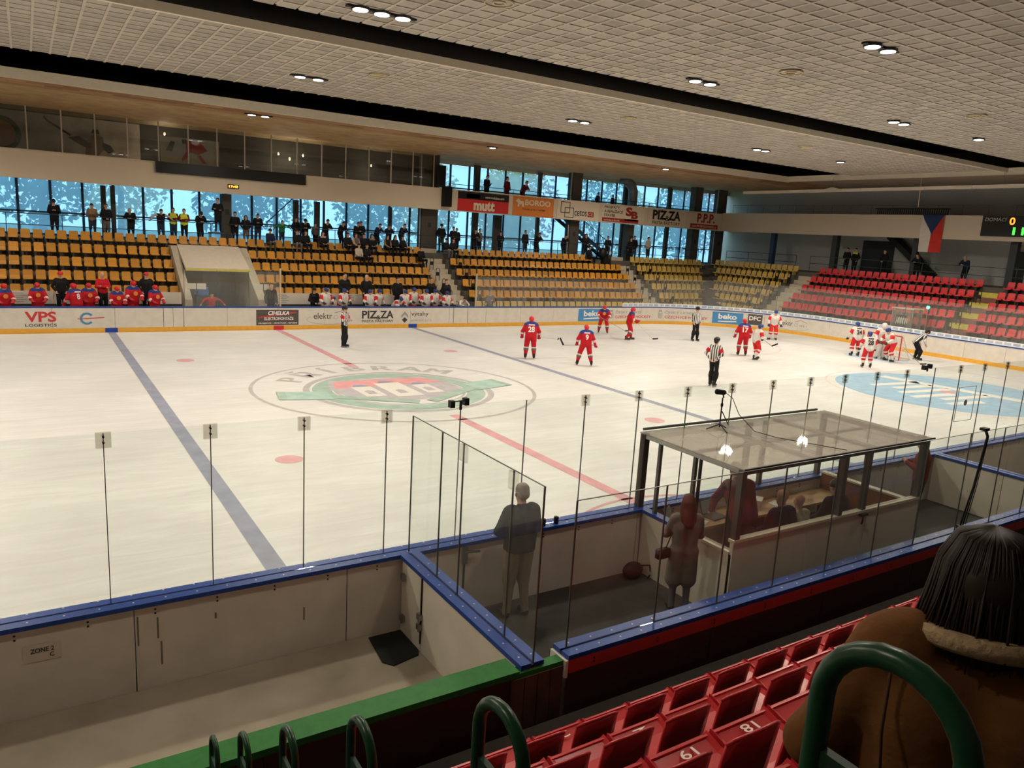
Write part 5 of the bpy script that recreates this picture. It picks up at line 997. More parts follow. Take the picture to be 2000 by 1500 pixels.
def grow(prims, h, k=0.03):
    A = np.array([p[0] for p in prims]); Bv = np.array([p[1] for p in prims]); ra = np.array([p[2] for p in prims]); rb = np.array([p[3] for p in prims]); mt = np.array([p[4] for p in prims])
    R = np.maximum(ra, rb)[:, None]+0.04; lo = np.minimum(A-R, Bv-R).min(0)-h; hi = np.maximum(A+R, Bv+R).max(0)+h; n = np.ceil((hi-lo)/h).astype(int)+2
    gx, gy, gz = (lo[d]+np.arange(n[d])*h for d in range(3)); F = np.full(tuple(n), 9.0)
    def dist(p, a, b, r0, r1):
        ab = b-a; L = float(ab@ab)+1e-9; t = np.clip(((p-a)@ab)/L, 0, 1); return np.linalg.norm(p-a-t[..., None]*ab, axis=-1)-(r0+(r1-r0)*t)
    for a, b, r0, r1 in zip(A, Bv, ra, rb):
        m = max(r0, r1)+0.09; l2 = np.minimum(a, b)-m; h2 = np.maximum(a, b)+m; s = []
        for d, g in enumerate((gx, gy, gz)): i0 = max(0, int((l2[d]-lo[d])/h)); i1 = min(n[d], int((h2[d]-lo[d])/h)+2); s.append(slice(i0, i1))
        P = np.stack(np.meshgrid(gx[s[0]], gy[s[1]], gz[s[2]], indexing='ij'), -1); d_ = dist(P, a, b, r0, r1); f = F[tuple(s)]
        hh = np.clip(0.5+0.5*(f-d_)/k, 0, 1); F[tuple(s)] = f*(1-hh)+d_*hh-k*hh*(1-hh)
    V, Q = surfnet(F, lo, h)
    D = np.stack([dist(V, a, b, r0, r1) for a, b, r0, r1 in zip(A, Bv, ra, rb)], 1); vm = mt[D.argmin(1)]
    C = V[Q].mean(1); D = np.stack([dist(C, a, b, r0, r1) for a, b, r0, r1 in zip(A, Bv, ra, rb)], 1); fm = mt[D.argmin(1)]
    return V, Q, fm
SKIN = M('skin', (205, 160, 132), 0.6, spec=0.2); HAIRD = M('hair_dark', (44, 34, 28), 0.7, noise=0.2, scale=30); HAIRG = M('hair_grey', (150, 142, 132), 0.8); EYE = M('eye_dark', (30, 24, 22), 0.4); LIP = M('lip', (160, 92, 84), 0.5)
def cl(name, rgb, rough=0.75): return M('cloth_'+name, rgb, rough, noise=0.12, scale=12, spec=0.15)
JK = cl('black', (30, 30, 32)); NAVY = cl('navy', (34, 42, 66)); DKG = cl('dark_green', (34, 60, 42)); TAN = cl('tan', (150, 122, 92)); JEAN = cl('jeans', (44, 56, 78)); GREYC = cl('grey', (104, 100, 98)); KHAKI = cl('khaki', (128, 112, 90)); RJ = cl('red', (190, 34, 44)); WJ = cl('white', (214, 208, 202)); BJ = cl('blue', (48, 66, 132)); MAR = cl('maroon', (112, 30, 34)); HIV = cl('hivis', (208, 214, 60)); SHOE = M('shoe', (26, 24, 24), 0.5); PALE = cl('pale', (196, 184, 170)); GRN = cl('green', (40, 120, 66)); BRN = cl('brown', (110, 72, 40)); GREENT = cl('olive', (70, 76, 60)); PINK = cl('pink', (190, 150, 140)); PLUM = cl('plum', (60, 36, 56))
SOCKW = WJ
def stripe_mat():
    m = bpy.data.materials.new('referee_stripes'); m.use_nodes = True; nt = m.node_tree; N = nt.nodes; L = nt.links; b = N['Principled BSDF']; tc = N.new('ShaderNodeTexCoord'); w = N.new('ShaderNodeTexWave'); w.wave_type = 'BANDS'; w.bands_direction = 'X'; w.inputs['Scale'].default_value = 3.6; w.inputs['Distortion'].default_value = 0.6
    L.new(tc.outputs['Object'], w.inputs['Vector']); r = N.new('ShaderNodeValToRGB'); r.color_ramp.interpolation = 'CONSTANT'; r.color_ramp.elements[0].color = (0.02, 0.02, 0.02, 1); r.color_ramp.elements[1].position = 0.42; r.color_ramp.elements[1].color = (0.66, 0.64, 0.62, 1); L.new(w.outputs['Fac'], r.inputs['Fac']); L.new(r.outputs[0], b.inputs['Base Color']); b.inputs['Roughness'].default_value = 0.8; return m
STRIPE = stripe_mat()
BASE = dict(pel=(0, 0, .97), chest=(0, 0, 1.30), neck=(0, .01, 1.47), head=(0, -.02, 1.64), shL=(.18, 0, 1.42), shR=(-.18, 0, 1.42), elL=(.25, .03, 1.15), elR=(-.25, .03, 1.15), wrL=(.25, -.06, .90), wrR=(-.25, -.06, .90),
            hpL=(.09, 0, .93), hpR=(-.09, 0, .93), knL=(.10, -.03, .50), knR=(-.10, -.03, .50), anL=(.11, .0, .09), anR=(-.11, .0, .09))
def pose(**kw): d = dict(BASE); d.update(kw); return d
POSES = dict(
    stand=pose(), pocket=pose(elL=(.29, .05, 1.16), elR=(-.29, .05, 1.16), wrL=(.2, -.08, .97), wrR=(-.2, -.08, .97)),
    crossed=pose(elL=(.26, -.08, 1.16), elR=(-.26, -.08, 1.16), wrL=(-.08, -.2, 1.20), wrR=(.08, -.22, 1.15)),
    front=pose(elL=(.26, 0, 1.14), elR=(-.26, 0, 1.14), wrL=(.06, -.2, 1.02), wrR=(-.06, -.2, 1.02)),
    phone=pose(head=(0, -.06, 1.62), elL=(.24, -.02, 1.14), elR=(-.24, -.02, 1.14), wrL=(.08, -.24, 1.22), wrR=(-.05, -.24, 1.22)),
    rail=pose(pel=(0, .12, .95), chest=(0, -.02, 1.22), neck=(0, -.12, 1.36), head=(0, -.2, 1.50), shL=(.18, -.08, 1.33), shR=(-.18, -.08, 1.33), elL=(.27, -.2, 1.12), elR=(-.27, -.2, 1.12), wrL=(.08, -.36, 1.10), wrR=(-.08, -.36, 1.10), hpL=(.09, .12, .92), hpR=(-.09, .12, .92)),
    wide=pose(chest=(0, -.05, 1.27), neck=(0, -.1, 1.42), head=(0, -.16, 1.55), shL=(.19, -.05, 1.38), shR=(-.19, -.05, 1.38), elL=(.4, -.12, 1.3), elR=(-.4, -.12, 1.3), wrL=(.55, -.25, 1.12), wrR=(-.55, -.25, 1.12)),
    sit=pose(pel=(0, .05, .50), chest=(0, .03, .84), neck=(0, .02, 1.00), head=(0, -.01, 1.17), shL=(.18, .02, .95), shR=(-.18, .02, .95), elL=(.215, -.06, .70), elR=(-.215, -.06, .70), wrL=(.1, -.26, .60), wrR=(-.1, -.26, .60), hpL=(.1, .03, .48), hpR=(-.1, .03, .48), knL=(.13, -.42, .50), knR=(-.13, -.42, .50), anL=(.13, -.40, .09), anR=(-.13, -.40, .09)),
    lean=pose(pel=(0, .15, .95), chest=(0, -.1, 1.14), neck=(0, -.24, 1.24), head=(0, -.34, 1.34), shL=(.19, -.2, 1.22), shR=(-.19, -.2, 1.22), elL=(.3, -.34, 1.05), elR=(-.3, -.34, 1.05), wrL=(.16, -.5, 1.02), wrR=(-.16, -.5, 1.02), hpL=(.09, .15, .92), hpR=(-.09, .15, .92)),
    skate=pose(pel=(0, .06, .93), chest=(0, -.02, 1.24), neck=(0, -.06, 1.40), head=(0, -.1, 1.56), shL=(.2, -.02, 1.35), shR=(-.2, -.02, 1.35), elL=(.33, -.04, 1.1), elR=(-.33, -.04, 1.1), wrL=(.34, -.2, .88), wrR=(-.34, -.2, .88), hpL=(.11, .06, .9), hpR=(-.11, .06, .9), knL=(.15, -.06, .50), knR=(-.15, -.06, .50), anL=(.17, .02, .13), anR=(-.17, .02, .13)))
def hand(mb, w, e, sc, m, curl=0.5):   # five separate bent fingers and a thumb leaving the side of the palm
    w = np.array(w); d = w-np.array(e); d /= (np.linalg.norm(d)+1e-9); x, y, _ = frame(d); side = x
    palm = w+d*0.045*sc; mb.ell(tuple(palm), (0.036*sc, 0.030*sc, 0.036*sc), 6, 4, m)
    for i, ln in enumerate((0.062, 0.072, 0.068, 0.054)):
        b0 = palm+d*0.03*sc+side*(i-1.5)*0.019*sc; b1 = b0+d*ln*0.5*sc; b2 = b1+(d*(1-curl)+y*curl)*ln*0.5*sc; mb.tube([b0, b1, b2], [0.0095*sc, 0.009*sc, 0.007*sc], 5, m)
    t0 = palm-side*0.03*sc-d*0.01*sc; t1 = t0-side*0.022*sc+d*0.025*sc; t2 = t1+d*0.026*sc+y*0.012*sc; mb.tube([t0, t1, t2], [0.012*sc, 0.0105*sc, 0.008*sc], 5, m)
def person(loc, yaw, h, ps='stand', top=JK, bot=JEAN, hair=HAIRD, skin=SKIN, shoes=SHOE, vox=0.045, coat=0.0, fat=1.0, cap=None, hairlong=False, bald=False, label='', group=None, cat='person', kit=None, vest=None, sleeves=None, yawh=0.0):
    P = POSES[ps] if isinstance(ps, str) else ps; sc = h/1.76
    g = {k: np.array(v, float)*sc for k, v in P.items()}; mats = [top, bot, skin, hair if not bald else skin, shoes, EYE, LIP, sleeves or top, vest or top]
    q = []; f = fat*sc
    def c(a, b, r0, r1, m): q.append((np.array(a, float), np.array(b, float), r0, r1, m))
    pel, ch, nk, hd = g['pel'], g['chest'], g['neck'], g['head']
    X = np.array([1.0, 0, 0])
    big = bool(kit) and not kit.get('bare'); bulk = 1.34 if big else 1.0
    for s, n in ((1, 'L'), (-1, 'R')):
        sh, el, wr, hp, kn, an = (g[j+n] for j in ('sh', 'el', 'wr', 'hp', 'kn', 'an'))
        c(pel+X*s*.07*f, ch+X*s*.085*f, .115*f*bulk, .125*f*bulk, 0); c(ch+X*s*.085*f, sh*0.75+nk*0.25, .12*f*bulk, .075*f*bulk, 8 if vest else 0)
        c(sh, el, .068*f*bulk, .054*f*bulk, 7); c(el, wr, .054*f*bulk, .040*f*(1.35 if big else 1), 7)
        lb = 1 if not kit else 1
        c(hp, kn, .092*f*(1.38 if big else 1.1), .066*f*(1.45 if big else 1.15), 1)
        if not kit:
            c(kn, an, .064*f, .044*f, 1); fw = np.array([0, -1.0, 0]); c(an+np.array([0, .02, -.035])*sc, an+np.array([s*.015, -.15, -.05])*sc, .042*sc, .036*sc, 4)
        if coat: c(hp+X*s*.01, hp*0.45+kn*0.55 if coat < 0.6 else kn, .118*f, .135*f, 0)
    c(ch, nk, .09*f, .06*f, 8 if vest else 0); c(nk-np.array([0, 0, .02]), hd-np.array([0, 0, .06])*sc, .055*sc, .052*sc, 2)
    up = hd-nk; up = up/np.linalg.norm(up); fwd = np.array([math.sin(yawh)*-1.0, -math.cos(yawh), 0.0])*-1.0*-1.0; fwd = fwd-up*(fwd@up); fwd /= np.linalg.norm(fwd); sd = np.cross(fwd, up)
    c(hd-up*.045*sc+fwd*.025*sc, hd+up*.045*sc-fwd*.012*sc, .066*sc, .086*sc, 2); c(hd-up*.07*sc+fwd*.05*sc, hd-up*.05*sc+fwd*.03*sc, .032*sc, .045*sc, 2)
    hairp = []
    if kit is None and cap is None and not bald:
        hp_ = [(hd+up*.055*sc-fwd*.022*sc, hd-up*.0*sc-fwd*.045*sc, .088*sc, .078*sc, 3)]
        if hairlong: hp_ += [(hd-fwd*.05*sc, nk-fwd*.10*sc-np.array([0, 0, .10])*sc, .09*sc, .075*sc, 3), (hd+sd*.06*sc-fwd*.02*sc, nk+sd*.08*sc-np.array([0, 0, .08])*sc-fwd*.04*sc, .05*sc, .045*sc, 3), (hd-sd*.06*sc-fwd*.02*sc, nk-sd*.08*sc-np.array([0, 0, .08])*sc-fwd*.04*sc, .05*sc, .045*sc, 3)]
        hairp = hp_
    extra = {}
    if kit:
        extra = kit_parts(g, sc, q, kit, hd, up, fwd, sd)
    V, Qf, fm = grow(q, vox)
    mb = MB(); mb.add(V, [tuple(int(i) for i in t) for t in Qf], 0); mb.m = [int(x) for x in fm]; nsm = len(mb.f)
    # face: eyes at half the head height, nose, mouth, ears
    for s in (1, -1):
        e = hd+fwd*.083*sc+sd*s*.032*sc+up*.008*sc; mb.ell(tuple(e), (.011*sc, .011*sc, .009*sc), 5, 4, 5); e = hd+sd*s*.086*sc-up*.005*sc-fwd*.005*sc; mb.ell(tuple(e), (.014*sc, .02*sc, .03*sc), 5, 4, 2)
    n0 = hd+fwd*.085*sc-up*.008*sc; mb.tube([n0+up*.025*sc, n0+fwd*.012*sc-up*.005*sc, n0+fwd*.02*sc-up*.028*sc], [.007*sc, .011*sc, .015*sc], 5, 2); mp = hd+fwd*.082*sc-up*.062*sc; mb.ell(tuple(mp), (.022*sc, .012*sc, .006*sc), 6, 4, 6)
    if not kit or kit.get('bare'):
        for n in 'LR': hand(mb, g['wr'+n], g['el'+n], sc*1.05, 2)
    me = mb.data('person', mats, True); o = link('person', me, None, loc, yaw); T(o, label, cat, group)
    if hairp:
        V, Qf, fm = grow(hairp, min(vox, .03)); hm = MB(); hm.add(V, [tuple(int(i) for i in t) for t in Qf], 0); hm.build('hair', hair, o, True)
    if cap is not None:
        hm = MB(); n = 12
        hm.lathe([(.098*sc, -.005*sc), (.098*sc, .04*sc), (.082*sc, .085*sc), (.045*sc, .112*sc), (.0, .118*sc)], hd+up*.015*sc-fwd*.01*sc, n, 0, up); b0 = hd+up*.035*sc+fwd*.08*sc
        hm.add([b0-sd*.07*sc, b0+sd*.07*sc, b0+sd*.05*sc+fwd*.07*sc-up*.01*sc, b0-sd*.05*sc+fwd*.07*sc-up*.01*sc, b0-sd*.07*sc+up*.012*sc, b0+sd*.07*sc+up*.012*sc, b0+sd*.05*sc+fwd*.07*sc, b0-sd*.05*sc+fwd*.07*sc], [(0, 1, 2, 3), (7, 6, 5, 4), (0, 4, 5, 1), (1, 5, 6, 2), (2, 6, 7, 3), (3, 7, 4, 0)]); hm.build('cap', cap, o, True)
    for nm, (prims, mat) in extra.items():
        for i_, pr in enumerate(prims):
            if isinstance(pr, MB): pr.build(nm, mat, o, True); continue
            V, Qf, fm = grow(pr, min(vox, .022), 0.02); hm = MB(); hm.add(V, [tuple(int(i) for i in t) for t in Qf], 0); hm.build(nm, mat, o, True)
    if kit and kit.get('num'):
        yb = g['chest'][1]+.155*bulk*f+.012; t = MB(); z0 = g['chest'][2]-.10*sc; wn = .13*len(kit['num'])*sc; tilt = (g['neck'][1]-g['pel'][1])/(g['neck'][2]-g['pel'][2])
        text_on(t, kit['num'], (wn/2, yb-tilt*.1, z0-.04), (-1, 0, 0), (0, tilt, 1), wn, .22*sc, bold=0.03); t.build('jersey_number', kit['numcol'], o)
        if kit.get('name'):
            t = MB().box(-.12*sc, .12*sc, 0, .004, 0, .05*sc); t.v = [(a, b+yb+tilt*.17-0.012, c_+z0+.22*sc) for a, b, c_ in t.v]; t.build('name_bar', kit['numcol'], o)
    if kit and kit.get('crest'):
        yf = g['chest'][1]-.165*bulk*f-.012; t = MB(); t.lathe([(.09*sc, 0), (.085*sc, .012)], (0, yf, g['chest'][2]-.03*sc), 12, 0, (0, -1, 0)); t.build('jersey_crest', kit['crest'], o)
    return o, g, sc
def kit_parts(g, sc, q, kit, hd, up, fwd, sd):
    """hockey kit: adds coloured bands to the body limbs and returns helmet, gloves and skates as separate parts"""
    ex = {}; X = np.array([1.0, 0, 0]); skates = []; gloves = []; blades = []
    sock, band = kit['sock_i'], kit['band_i']
    for s, n in ((1, 'L'), (-1, 'R')):
        sh, el, wr, hp, kn, an = (g[j+n] for j in ('sh', 'el', 'wr', 'hp', 'kn', 'an'))
        if kit.get('legs', True):
            L = an-kn; q.append((kn+L*.05, kn+L*.22, .096*sc, .095*sc, sock)); q.append((kn+L*.26, kn+L*.34, .097*sc, .095*sc, band)); q.append((kn+L*.40, an, .09*sc, .06*sc, kit.get('shin_i', sock)))
            skates.append([(an+np.array([0, .03, .06])*sc, an+np.array([0, .02, -.02])*sc, .055*sc, .052*sc, 0), (an+np.array([0, .03, -.04])*sc, an+np.array([s*.015, -.16, -.045])*sc, .045*sc, .04*sc, 0)])
            b0 = an+np.array([0, .10, -.095])*sc; b1 = an+np.array([s*.015, -.20, -.095])*sc; m = MB().bar(b0, b1, .012*sc, .06*sc); blades.append(m)
        if kit.get('patch_i') is not None and kit.get('bare'): q.append((sh*.55+el*.45, sh*.4+el*.6, .074*sc, .072*sc, kit['patch_i']))
        elif kit.get('patch_i') is not None: q.append((sh*.75+el*.25, sh*.25+el*.75, .092*sc, .084*sc, kit['patch_i']))
        if kit.get('yoke_i') is not None: q.append((sh*.97+g['chest']*.03, sh*.8+g['neck']*.2, .098*sc, .098*sc, kit['yoke_i']))
        if kit.get('cuff_i') is not None: q.append((el*.85+wr*.15, el*.72+wr*.28, .078*sc, .074*sc, kit['cuff_i']))
        if not kit.get('bare'):
            d = wr-el; d = d/np.linalg.norm(d); x, y, _ = frame(d); G = [(wr-d*.06*sc, wr+d*.06*sc, .055*sc, .06*sc, 0)]
            for i in range(4): b = wr+d*.08*sc+x*(i-1.5)*.032*sc; G.append((b, b+d*.05*sc+y*.03*sc, .024*sc, .02*sc, 0))
            G.append((wr+d*.03*sc-x*.055*sc, wr+d*.09*sc-x*.07*sc+y*.02*sc, .024*sc, .02*sc, 0)); gloves.append(G)
    if kit.get('yoke_i') is not None:
        q.append((g['chest']+(g['neck']-g['chest'])*.75+X*.1*sc, g['chest']+(g['neck']-g['chest'])*.75-X*.1*sc, .135*sc, .135*sc, kit['yoke_i']))
    hel = [(hd+up*.05*sc+fwd*.015*sc, hd+up*.03*sc-fwd*.045*sc, .102*sc, .10*sc, 0), (hd-fwd*.06*sc, hd-fwd*.05*sc-up*.04*sc, .085*sc, .072*sc, 0)]
    if kit.get('goalie'): hel += [(hd+fwd*.03*sc-up*.05*sc, hd+fwd*.04*sc, .095*sc, .1*sc, 0)]
    ex['helmet'] = ([hel], kit['helmet'])
    if kit.get('legs', True): ex['skate'] = (skates, SHOE); ex['skate_blade'] = (blades, STEEL)
    if not kit.get('bare'): ex['glove'] = (gloves, kit['glove'])
    if kit.get('goalie'):
        pads = []
        for n in 'LR': kn, an = g['kn'+n], g['an'+n]; pads.append([(kn+np.array([0, -.1, .12])*sc, an+np.array([0, -.09, .02])*sc, .115*sc, .10*sc, 0), (kn+np.array([.06, -.1, .12])*sc, an+np.array([.06, -.09, .02])*sc, .09*sc, .085*sc, 0), (kn+np.array([-.06, -.1, .12])*sc, an+np.array([-.06, -.09, .02])*sc, .09*sc, .085*sc, 0)])
        ex['leg_pad'] = (pads, WJ)
    return ex
HEL_R = M('helmet_red', (204, 40, 48), 0.35); HEL_B = M('helmet_blue', (44, 66, 130), 0.35); HEL_W = M('helmet_white', (222, 216, 210), 0.35); HEL_K = M('helmet_black', (28, 28, 30), 0.35); CREST = M('crest_gold', (222, 140, 60), 0.6); GLB = M('glove_black', (44, 40, 42), 0.6); GLR = M('glove_red', (176, 36, 48), 0.6); NUMW = M('number_white', (232, 226, 222), 0.6); NUMB = M('number_black', (46, 40, 44), 0.6)
# kit slots: 0 top, 1 shorts, 2 skin, 3 hair, 4 shoes, 7 sleeves, 8 vest (used as extra colours below)
def red_kit(num=None, crest=False): return dict(sock_i=9, band_i=10, shin_i=1, yoke_i=11, cuff_i=9, helmet=HEL_R, glove=GLR, num=num, numcol=NUMW, name=bool(num), crest=CREST if crest else None)
def white_kit(num=None, goalie=False): return dict(sock_i=0, band_i=1, shin_i=0, patch_i=1, helmet=HEL_W if goalie else HEL_B, glove=GLB, num=num, numcol=NUMB, name=bool(num), goalie=goalie, crest=None)
def ref_kit(arm=False): return dict(sock_i=1, band_i=1, shin_i=1, patch_i=9 if arm else None, helmet=HEL_K, bare=True, glove=GLB)
_person = person
EXTRA_M = {}
def athlete(loc, yaw, h, ps, team, label, group, num=None, vox=0.024, crest=False, goalie=False, arm=False, legs=True, **kw):
    kit = {'red': red_kit(num, crest), 'white': white_kit(num, goalie), 'ref': ref_kit(arm)}[team]; kit['legs'] = legs
    top, bot = {'red': (RJ, RJ), 'white': (WJ, cl('shorts_red', (204, 44, 50))), 'ref': (STRIPE, JK)}[team]
    o, g, sc = _person(loc, yaw, h, ps, top=top, bot=bot, kit=kit, vox=vox, label=label, group=group, fat=1.0 if team != 'ref' else 0.92, **kw)
    me = o.data
    ex = {'red': [WJ, GREYC, BJ], 'white': [], 'ref': [RJ]}[team]
    for m in ex: me.materials.append(m)
    return o, g, sc
def W2(o, p):
    a = o.rotation_euler[2]; c, s = math.cos(a), math.sin(a); l = o.location; return np.array([l[0]+c*p[0]-s*p[1], l[1]+s*p[0]+c*p[1], l[2]+p[2]])
def stick(grip, tip, blade, label, tape=False):
    grip = np.array(grip, float); tip = np.array(tip, float); r = T(empty('hockey_stick', tuple(tip)), label, 'hockey stick'); MB().bar(grip-tip, (0, 0, 0), .03, .022).build('shaft', M('stick_grey', (150, 140, 132), 0.5) if not tape else M('stick_white', (206, 198, 190), 0.5), r)
    b = np.array(blade, float); MB().bar((0, 0, 0.0), b*0.5+np.array([0, 0, 0.01]), .012, .07).bar(b*0.5+np.array([0, 0, 0.01]), b+np.array([0, 0, 0.03]), .012, .065).build('blade', BLACK, r)
D = math.radians
# ------------------------------------------------------------------ on the ice
RG, WG = 'skaters in red on the ice', 'skaters in white on the ice'
IR = np.array([.84, -.54, 0])
p_wide = pose(**{**POSES['skate'], 'anL': (.30, -.02, .13), 'anR': (-.28, .06, .13), 'knL': (.22, -.06, .5), 'knR': (-.2, -.02, .5), 'wrR': (-.42, -.12, .86)})
p_ready = pose(**{**POSES['skate'], 'chest': (0, -.12, 1.18), 'neck': (0, -.2, 1.32), 'head': (0, -.28, 1.46), 'shL': (.2, -.16, 1.28), 'shR': (-.2, -.16, 1.28), 'elL': (.34, -.26, 1.05), 'elR': (-.34, -.26, 1.05), 'wrL': (.2, -.42, .9), 'wrR': (-.2, -.42, .9), 'anL': (.24, 0, .13), 'anR': (-.24, .05, .13), 'knL': (.2, -.12, .5), 'knR': (-.2, -.1, .5)})
p_glide = pose(**{**POSES['skate'], 'wrL': (.25, -.34, .95), 'wrR': (-.2, -.34, 1.05), 'anL': (.15, -.12, .13), 'anR': (-.15, .16, .13)})
o28, g, sc = athlete((7.76, 3.88, 0), D(150), 1.86, 'skate', 'red', 'skater in red with number 28 on the back, stick held out sideways', RG, num='28')
h = W2(o28, g['wrR']); stick(h-IR*.1, h+IR*.8+np.array([0, 0, -.06]), np.array([.14, .1, 0.0]), 'stick held out by the skater numbered 28', True)
o9, g, sc = athlete((9.17, 1.92, 0), D(152), 1.74, p_wide, 'red', 'skater in red with number 9 on the back, striding wide', RG, num='9')
h = W2(o9, g['wrR']); hl = W2(o9, g['wrL']); stick(h, hl-IR*.55+np.array([0, 0, -.1]), np.array([-.12, .1, .26]), 'stick held low by the skater numbered 9')
of, g, sc = athlete((17.04, 10.46, 0), D(-38), 1.74, p_ready, 'red', 'bent skater in red with gold crest facing the camera by the beko board', RG, crest=True)
h = W2(of, g['wrL']); stick(h-IR*.5+np.array([0, 0, .1]), h+IR*.95+np.array([0, -.1, -.62]), IR*.3, 'stick of the bent skater in red by the beko board')
o4, g, sc = athlete((16.78, 7.94, 0), D(57), 1.78, p_glide, 'red', 'skater in red seen from the side, gliding with stick ahead', RG)
h = W2(o4, g['wrL']); stick(h-IR*.35+np.array([0, 0, .3]), h+IR*.95+np.array([0, 0, -.86]), IR*.3, 'stick ahead of the skater in red seen from the side', True)
athlete((19.18, 2.4, 0), D(146), 1.84, 'skate', 'red', 'skater in red with number 17 on the back', RG, num='17')
ob, g, sc = athlete((18.85, 1.28, 0), D(72), 1.74, p_glide, 'white', 'skater in white beside the red number 17', WG)
h = W2(ob, g['wrL']); stick(h-IR*.2+np.array([0, 0, .2]), h+IR*.55+np.array([0, 0, -.3]), IR*.28+np.array([0, 0, .1]), 'stick of the skater in white beside number 17')
athlete((26.37, 6.4, 0), D(-35), 1.8, 'skate', 'white', 'skater in white standing alone before the corner boards', WG)
athlete((25.9, .82, 0), D(150), 1.82, 'skate', 'white', 'skater in white with number 24 in the huddle by the goal', WG, num='24')
athlete((26.5, -.15, 0), D(-25), 1.9, 'skate', 'white', 'goalkeeper in white mask and pads in the huddle', WG, goalie=True)
athlete((22.76, -1.88, 0), D(140), 1.74, 'skate', 'white', 'skater in white with number 28 before the huddle', WG, num='28')
ow, g, sc = athlete((26.1, -.95, 0), D(-110), 1.84, p_ready, 'white', 'skater in white bending toward the huddle beside the goal', WG)
stick((26.6, -1.3, .75), (26.9, -2.1, .04), np.array([.2, -.2, 0]), 'stick reaching the ice beside the goal')
p_lean = pose(**{**POSES['skate'], 'pel': (0, .2, .95), 'chest': (0, -.08, 1.2), 'neck': (0, -.22, 1.34), 'head': (0, -.34, 1.44), 'shL': (.19, -.16, 1.28), 'shR': (-.19, -.16, 1.28), 'elL': (.27, -.1, 1.02), 'elR': (-.27, -.1, 1.02), 'wrL': (.25, -.2, .82), 'wrR': (-.25, -.2, .82), 'hpL': (.1, .2, .92), 'hpR': (-.1, .2, .92)})
athlete((28.5, -1.0, 0), D(60), 1.76, p_lean, 'ref', 'official in grey stripes leaning forward behind the goal', 'officials on the ice')
p_cross = pose(**{**POSES['crossed'], 'anL': (.06, 0, .13), 'anR': (-.08, 0, .13), 'knL': (.08, -.04, .5), 'knR': (-.09, -.02, .5)})
athlete((1.24, 8.33, 0), D(40), 1.76, p_cross, 'ref', 'striped official alone before the PIZZA board', 'officials on the ice', arm=True)
p_st = pose(anL=(.14, 0, .13), anR=(-.14, 0, .13), wrL=(.2, -.1, .95), wrR=(-.2, -.1, .95))
athlete((20.61, 6.94, 0), D(-15), 1.86, p_st, 'ref', 'striped official standing by the second beko board', 'officials on the ice')
athlete((11.28, -3.09, 0), D(110), 1.84, pose(anL=(.1, -.06, .13), anR=(-.1, .08, .13), knL=(.1, -.1, .5), elL=(.3, .12, 1.18), elR=(-.3, .12, 1.18), wrL=(.12, .16, 1.0), wrR=(-.12, .16, 1.0)), 'ref', 'striped official with red armband behind the tripod microphone', 'officials on the ice', arm=True)
# goal cage
r = T(empty('goal_cage', (27.0, 0, 0)), 'hockey goal with white net behind the huddle', 'goal'); GR = M('goal_red', (190, 44, 44), 0.4)
for y in (-.92, .92):
    MB().tube([(0, y, 0), (0, y, 1.22)], .03, 8).build('goal_post', GR, r); MB().tube([(0, y, 1.2), (.45, y*.8, 1.18), (.6, y*.8, .9), (1.1, y*.9, .03)], .02, 6).build('frame_side', BW, r)
MB().tube([(0, -.92, 1.22), (0, .92, 1.22)], .03, 8).build('crossbar', GR, r); MB().tube([(0, -.92, .03), (.7, -1.0, .03), (1.1, -.83, .03), (1.15, 0, .03), (1.1, .83, .03), (.7, 1.0, .03), (0, .92, .03)], .025, 6).build('base_frame', BW, r)
net = MB()
for k in range(19):
    y = -.83+.092*k; net.tube([(.03, y*1.1, 1.2), (.45, y*.9, 1.17), (.62, y*.9, .9), (1.1, y, .04)], .006, 4)
for t in np.linspace(0, 1, 14):
    p = (0.5+.6*t, 1.1-1.05*t); net.tube([(p[0], -.8, p[1]), (p[0]+.03, 0, p[1]), (p[0], .8, p[1])], .006, 4)
for sgn in (-1, 1):
    for t in np.linspace(.1, .9, 7): net.tube([(0.02, sgn*.92, 1.2*t), (1.1-.62*t*1.1, sgn*.84, 1.2*t)], .006, 4)
o = net.build('net', M('net_white', (224, 216, 206), 0.8), r); o['kind'] = 'stuff'
# ------------------------------------------------------------------ benches
BF = .12
p_board = pose(elL=(.3, -.12, 1.16), elR=(-.3, -.12, 1.16), wrL=(.22, -.3, 1.06), wrR=(-.22, -.3, 1.06), head=(0, -.06, 1.62))
for i, (x, z, yw, lab) in enumerate(((-10.82, 1.99, 15, 'player in red at the end of the red bench above the VPS print'), (-9.65, 2.01, 5, 'player in red beside the coach in black on the red bench'), (-8.29, 2.1, -150, 'player in red turned backwards on the red bench'), (-7.76, 2.02, 10, 'player in red left of the coach in red'), (-6.72, 1.93, 15, 'player in red right of the coach in red'), (-6.03, 2.15, 20, 'tallest player in red on the bench, with pale cap brim'), (-5.21, 2.02, 25, 'player in red nearest the tunnel on the red bench'))):
    athlete((x, 14.9+.5*(i % 2), BF), D(yw), (z-BF)*.98, p_board if yw > -90 else 'skate', 'red', lab, 'red bench', crest=yw > -90, num='8' if yw < -90 else None, vox=.034, legs=False)
for x, z, top, cp, lab in ((-8.78, 2.43, JK, HEL_R, 'coach in black with red cap behind the red bench'), (-7.19, 2.43, RJ, None, 'coach in red jacket with folded arms behind the red bench'), (-5.43, 2.47, JK, HEL_R, 'coach in black with red cap and white strap near the tunnel')):
    person((x, 15.75, .55), D(8), (z-.55), 'crossed' if top is RJ else 'pocket', top=top, bot=JK, cap=cp, vox=.034, label=lab, bald=top is RJ)
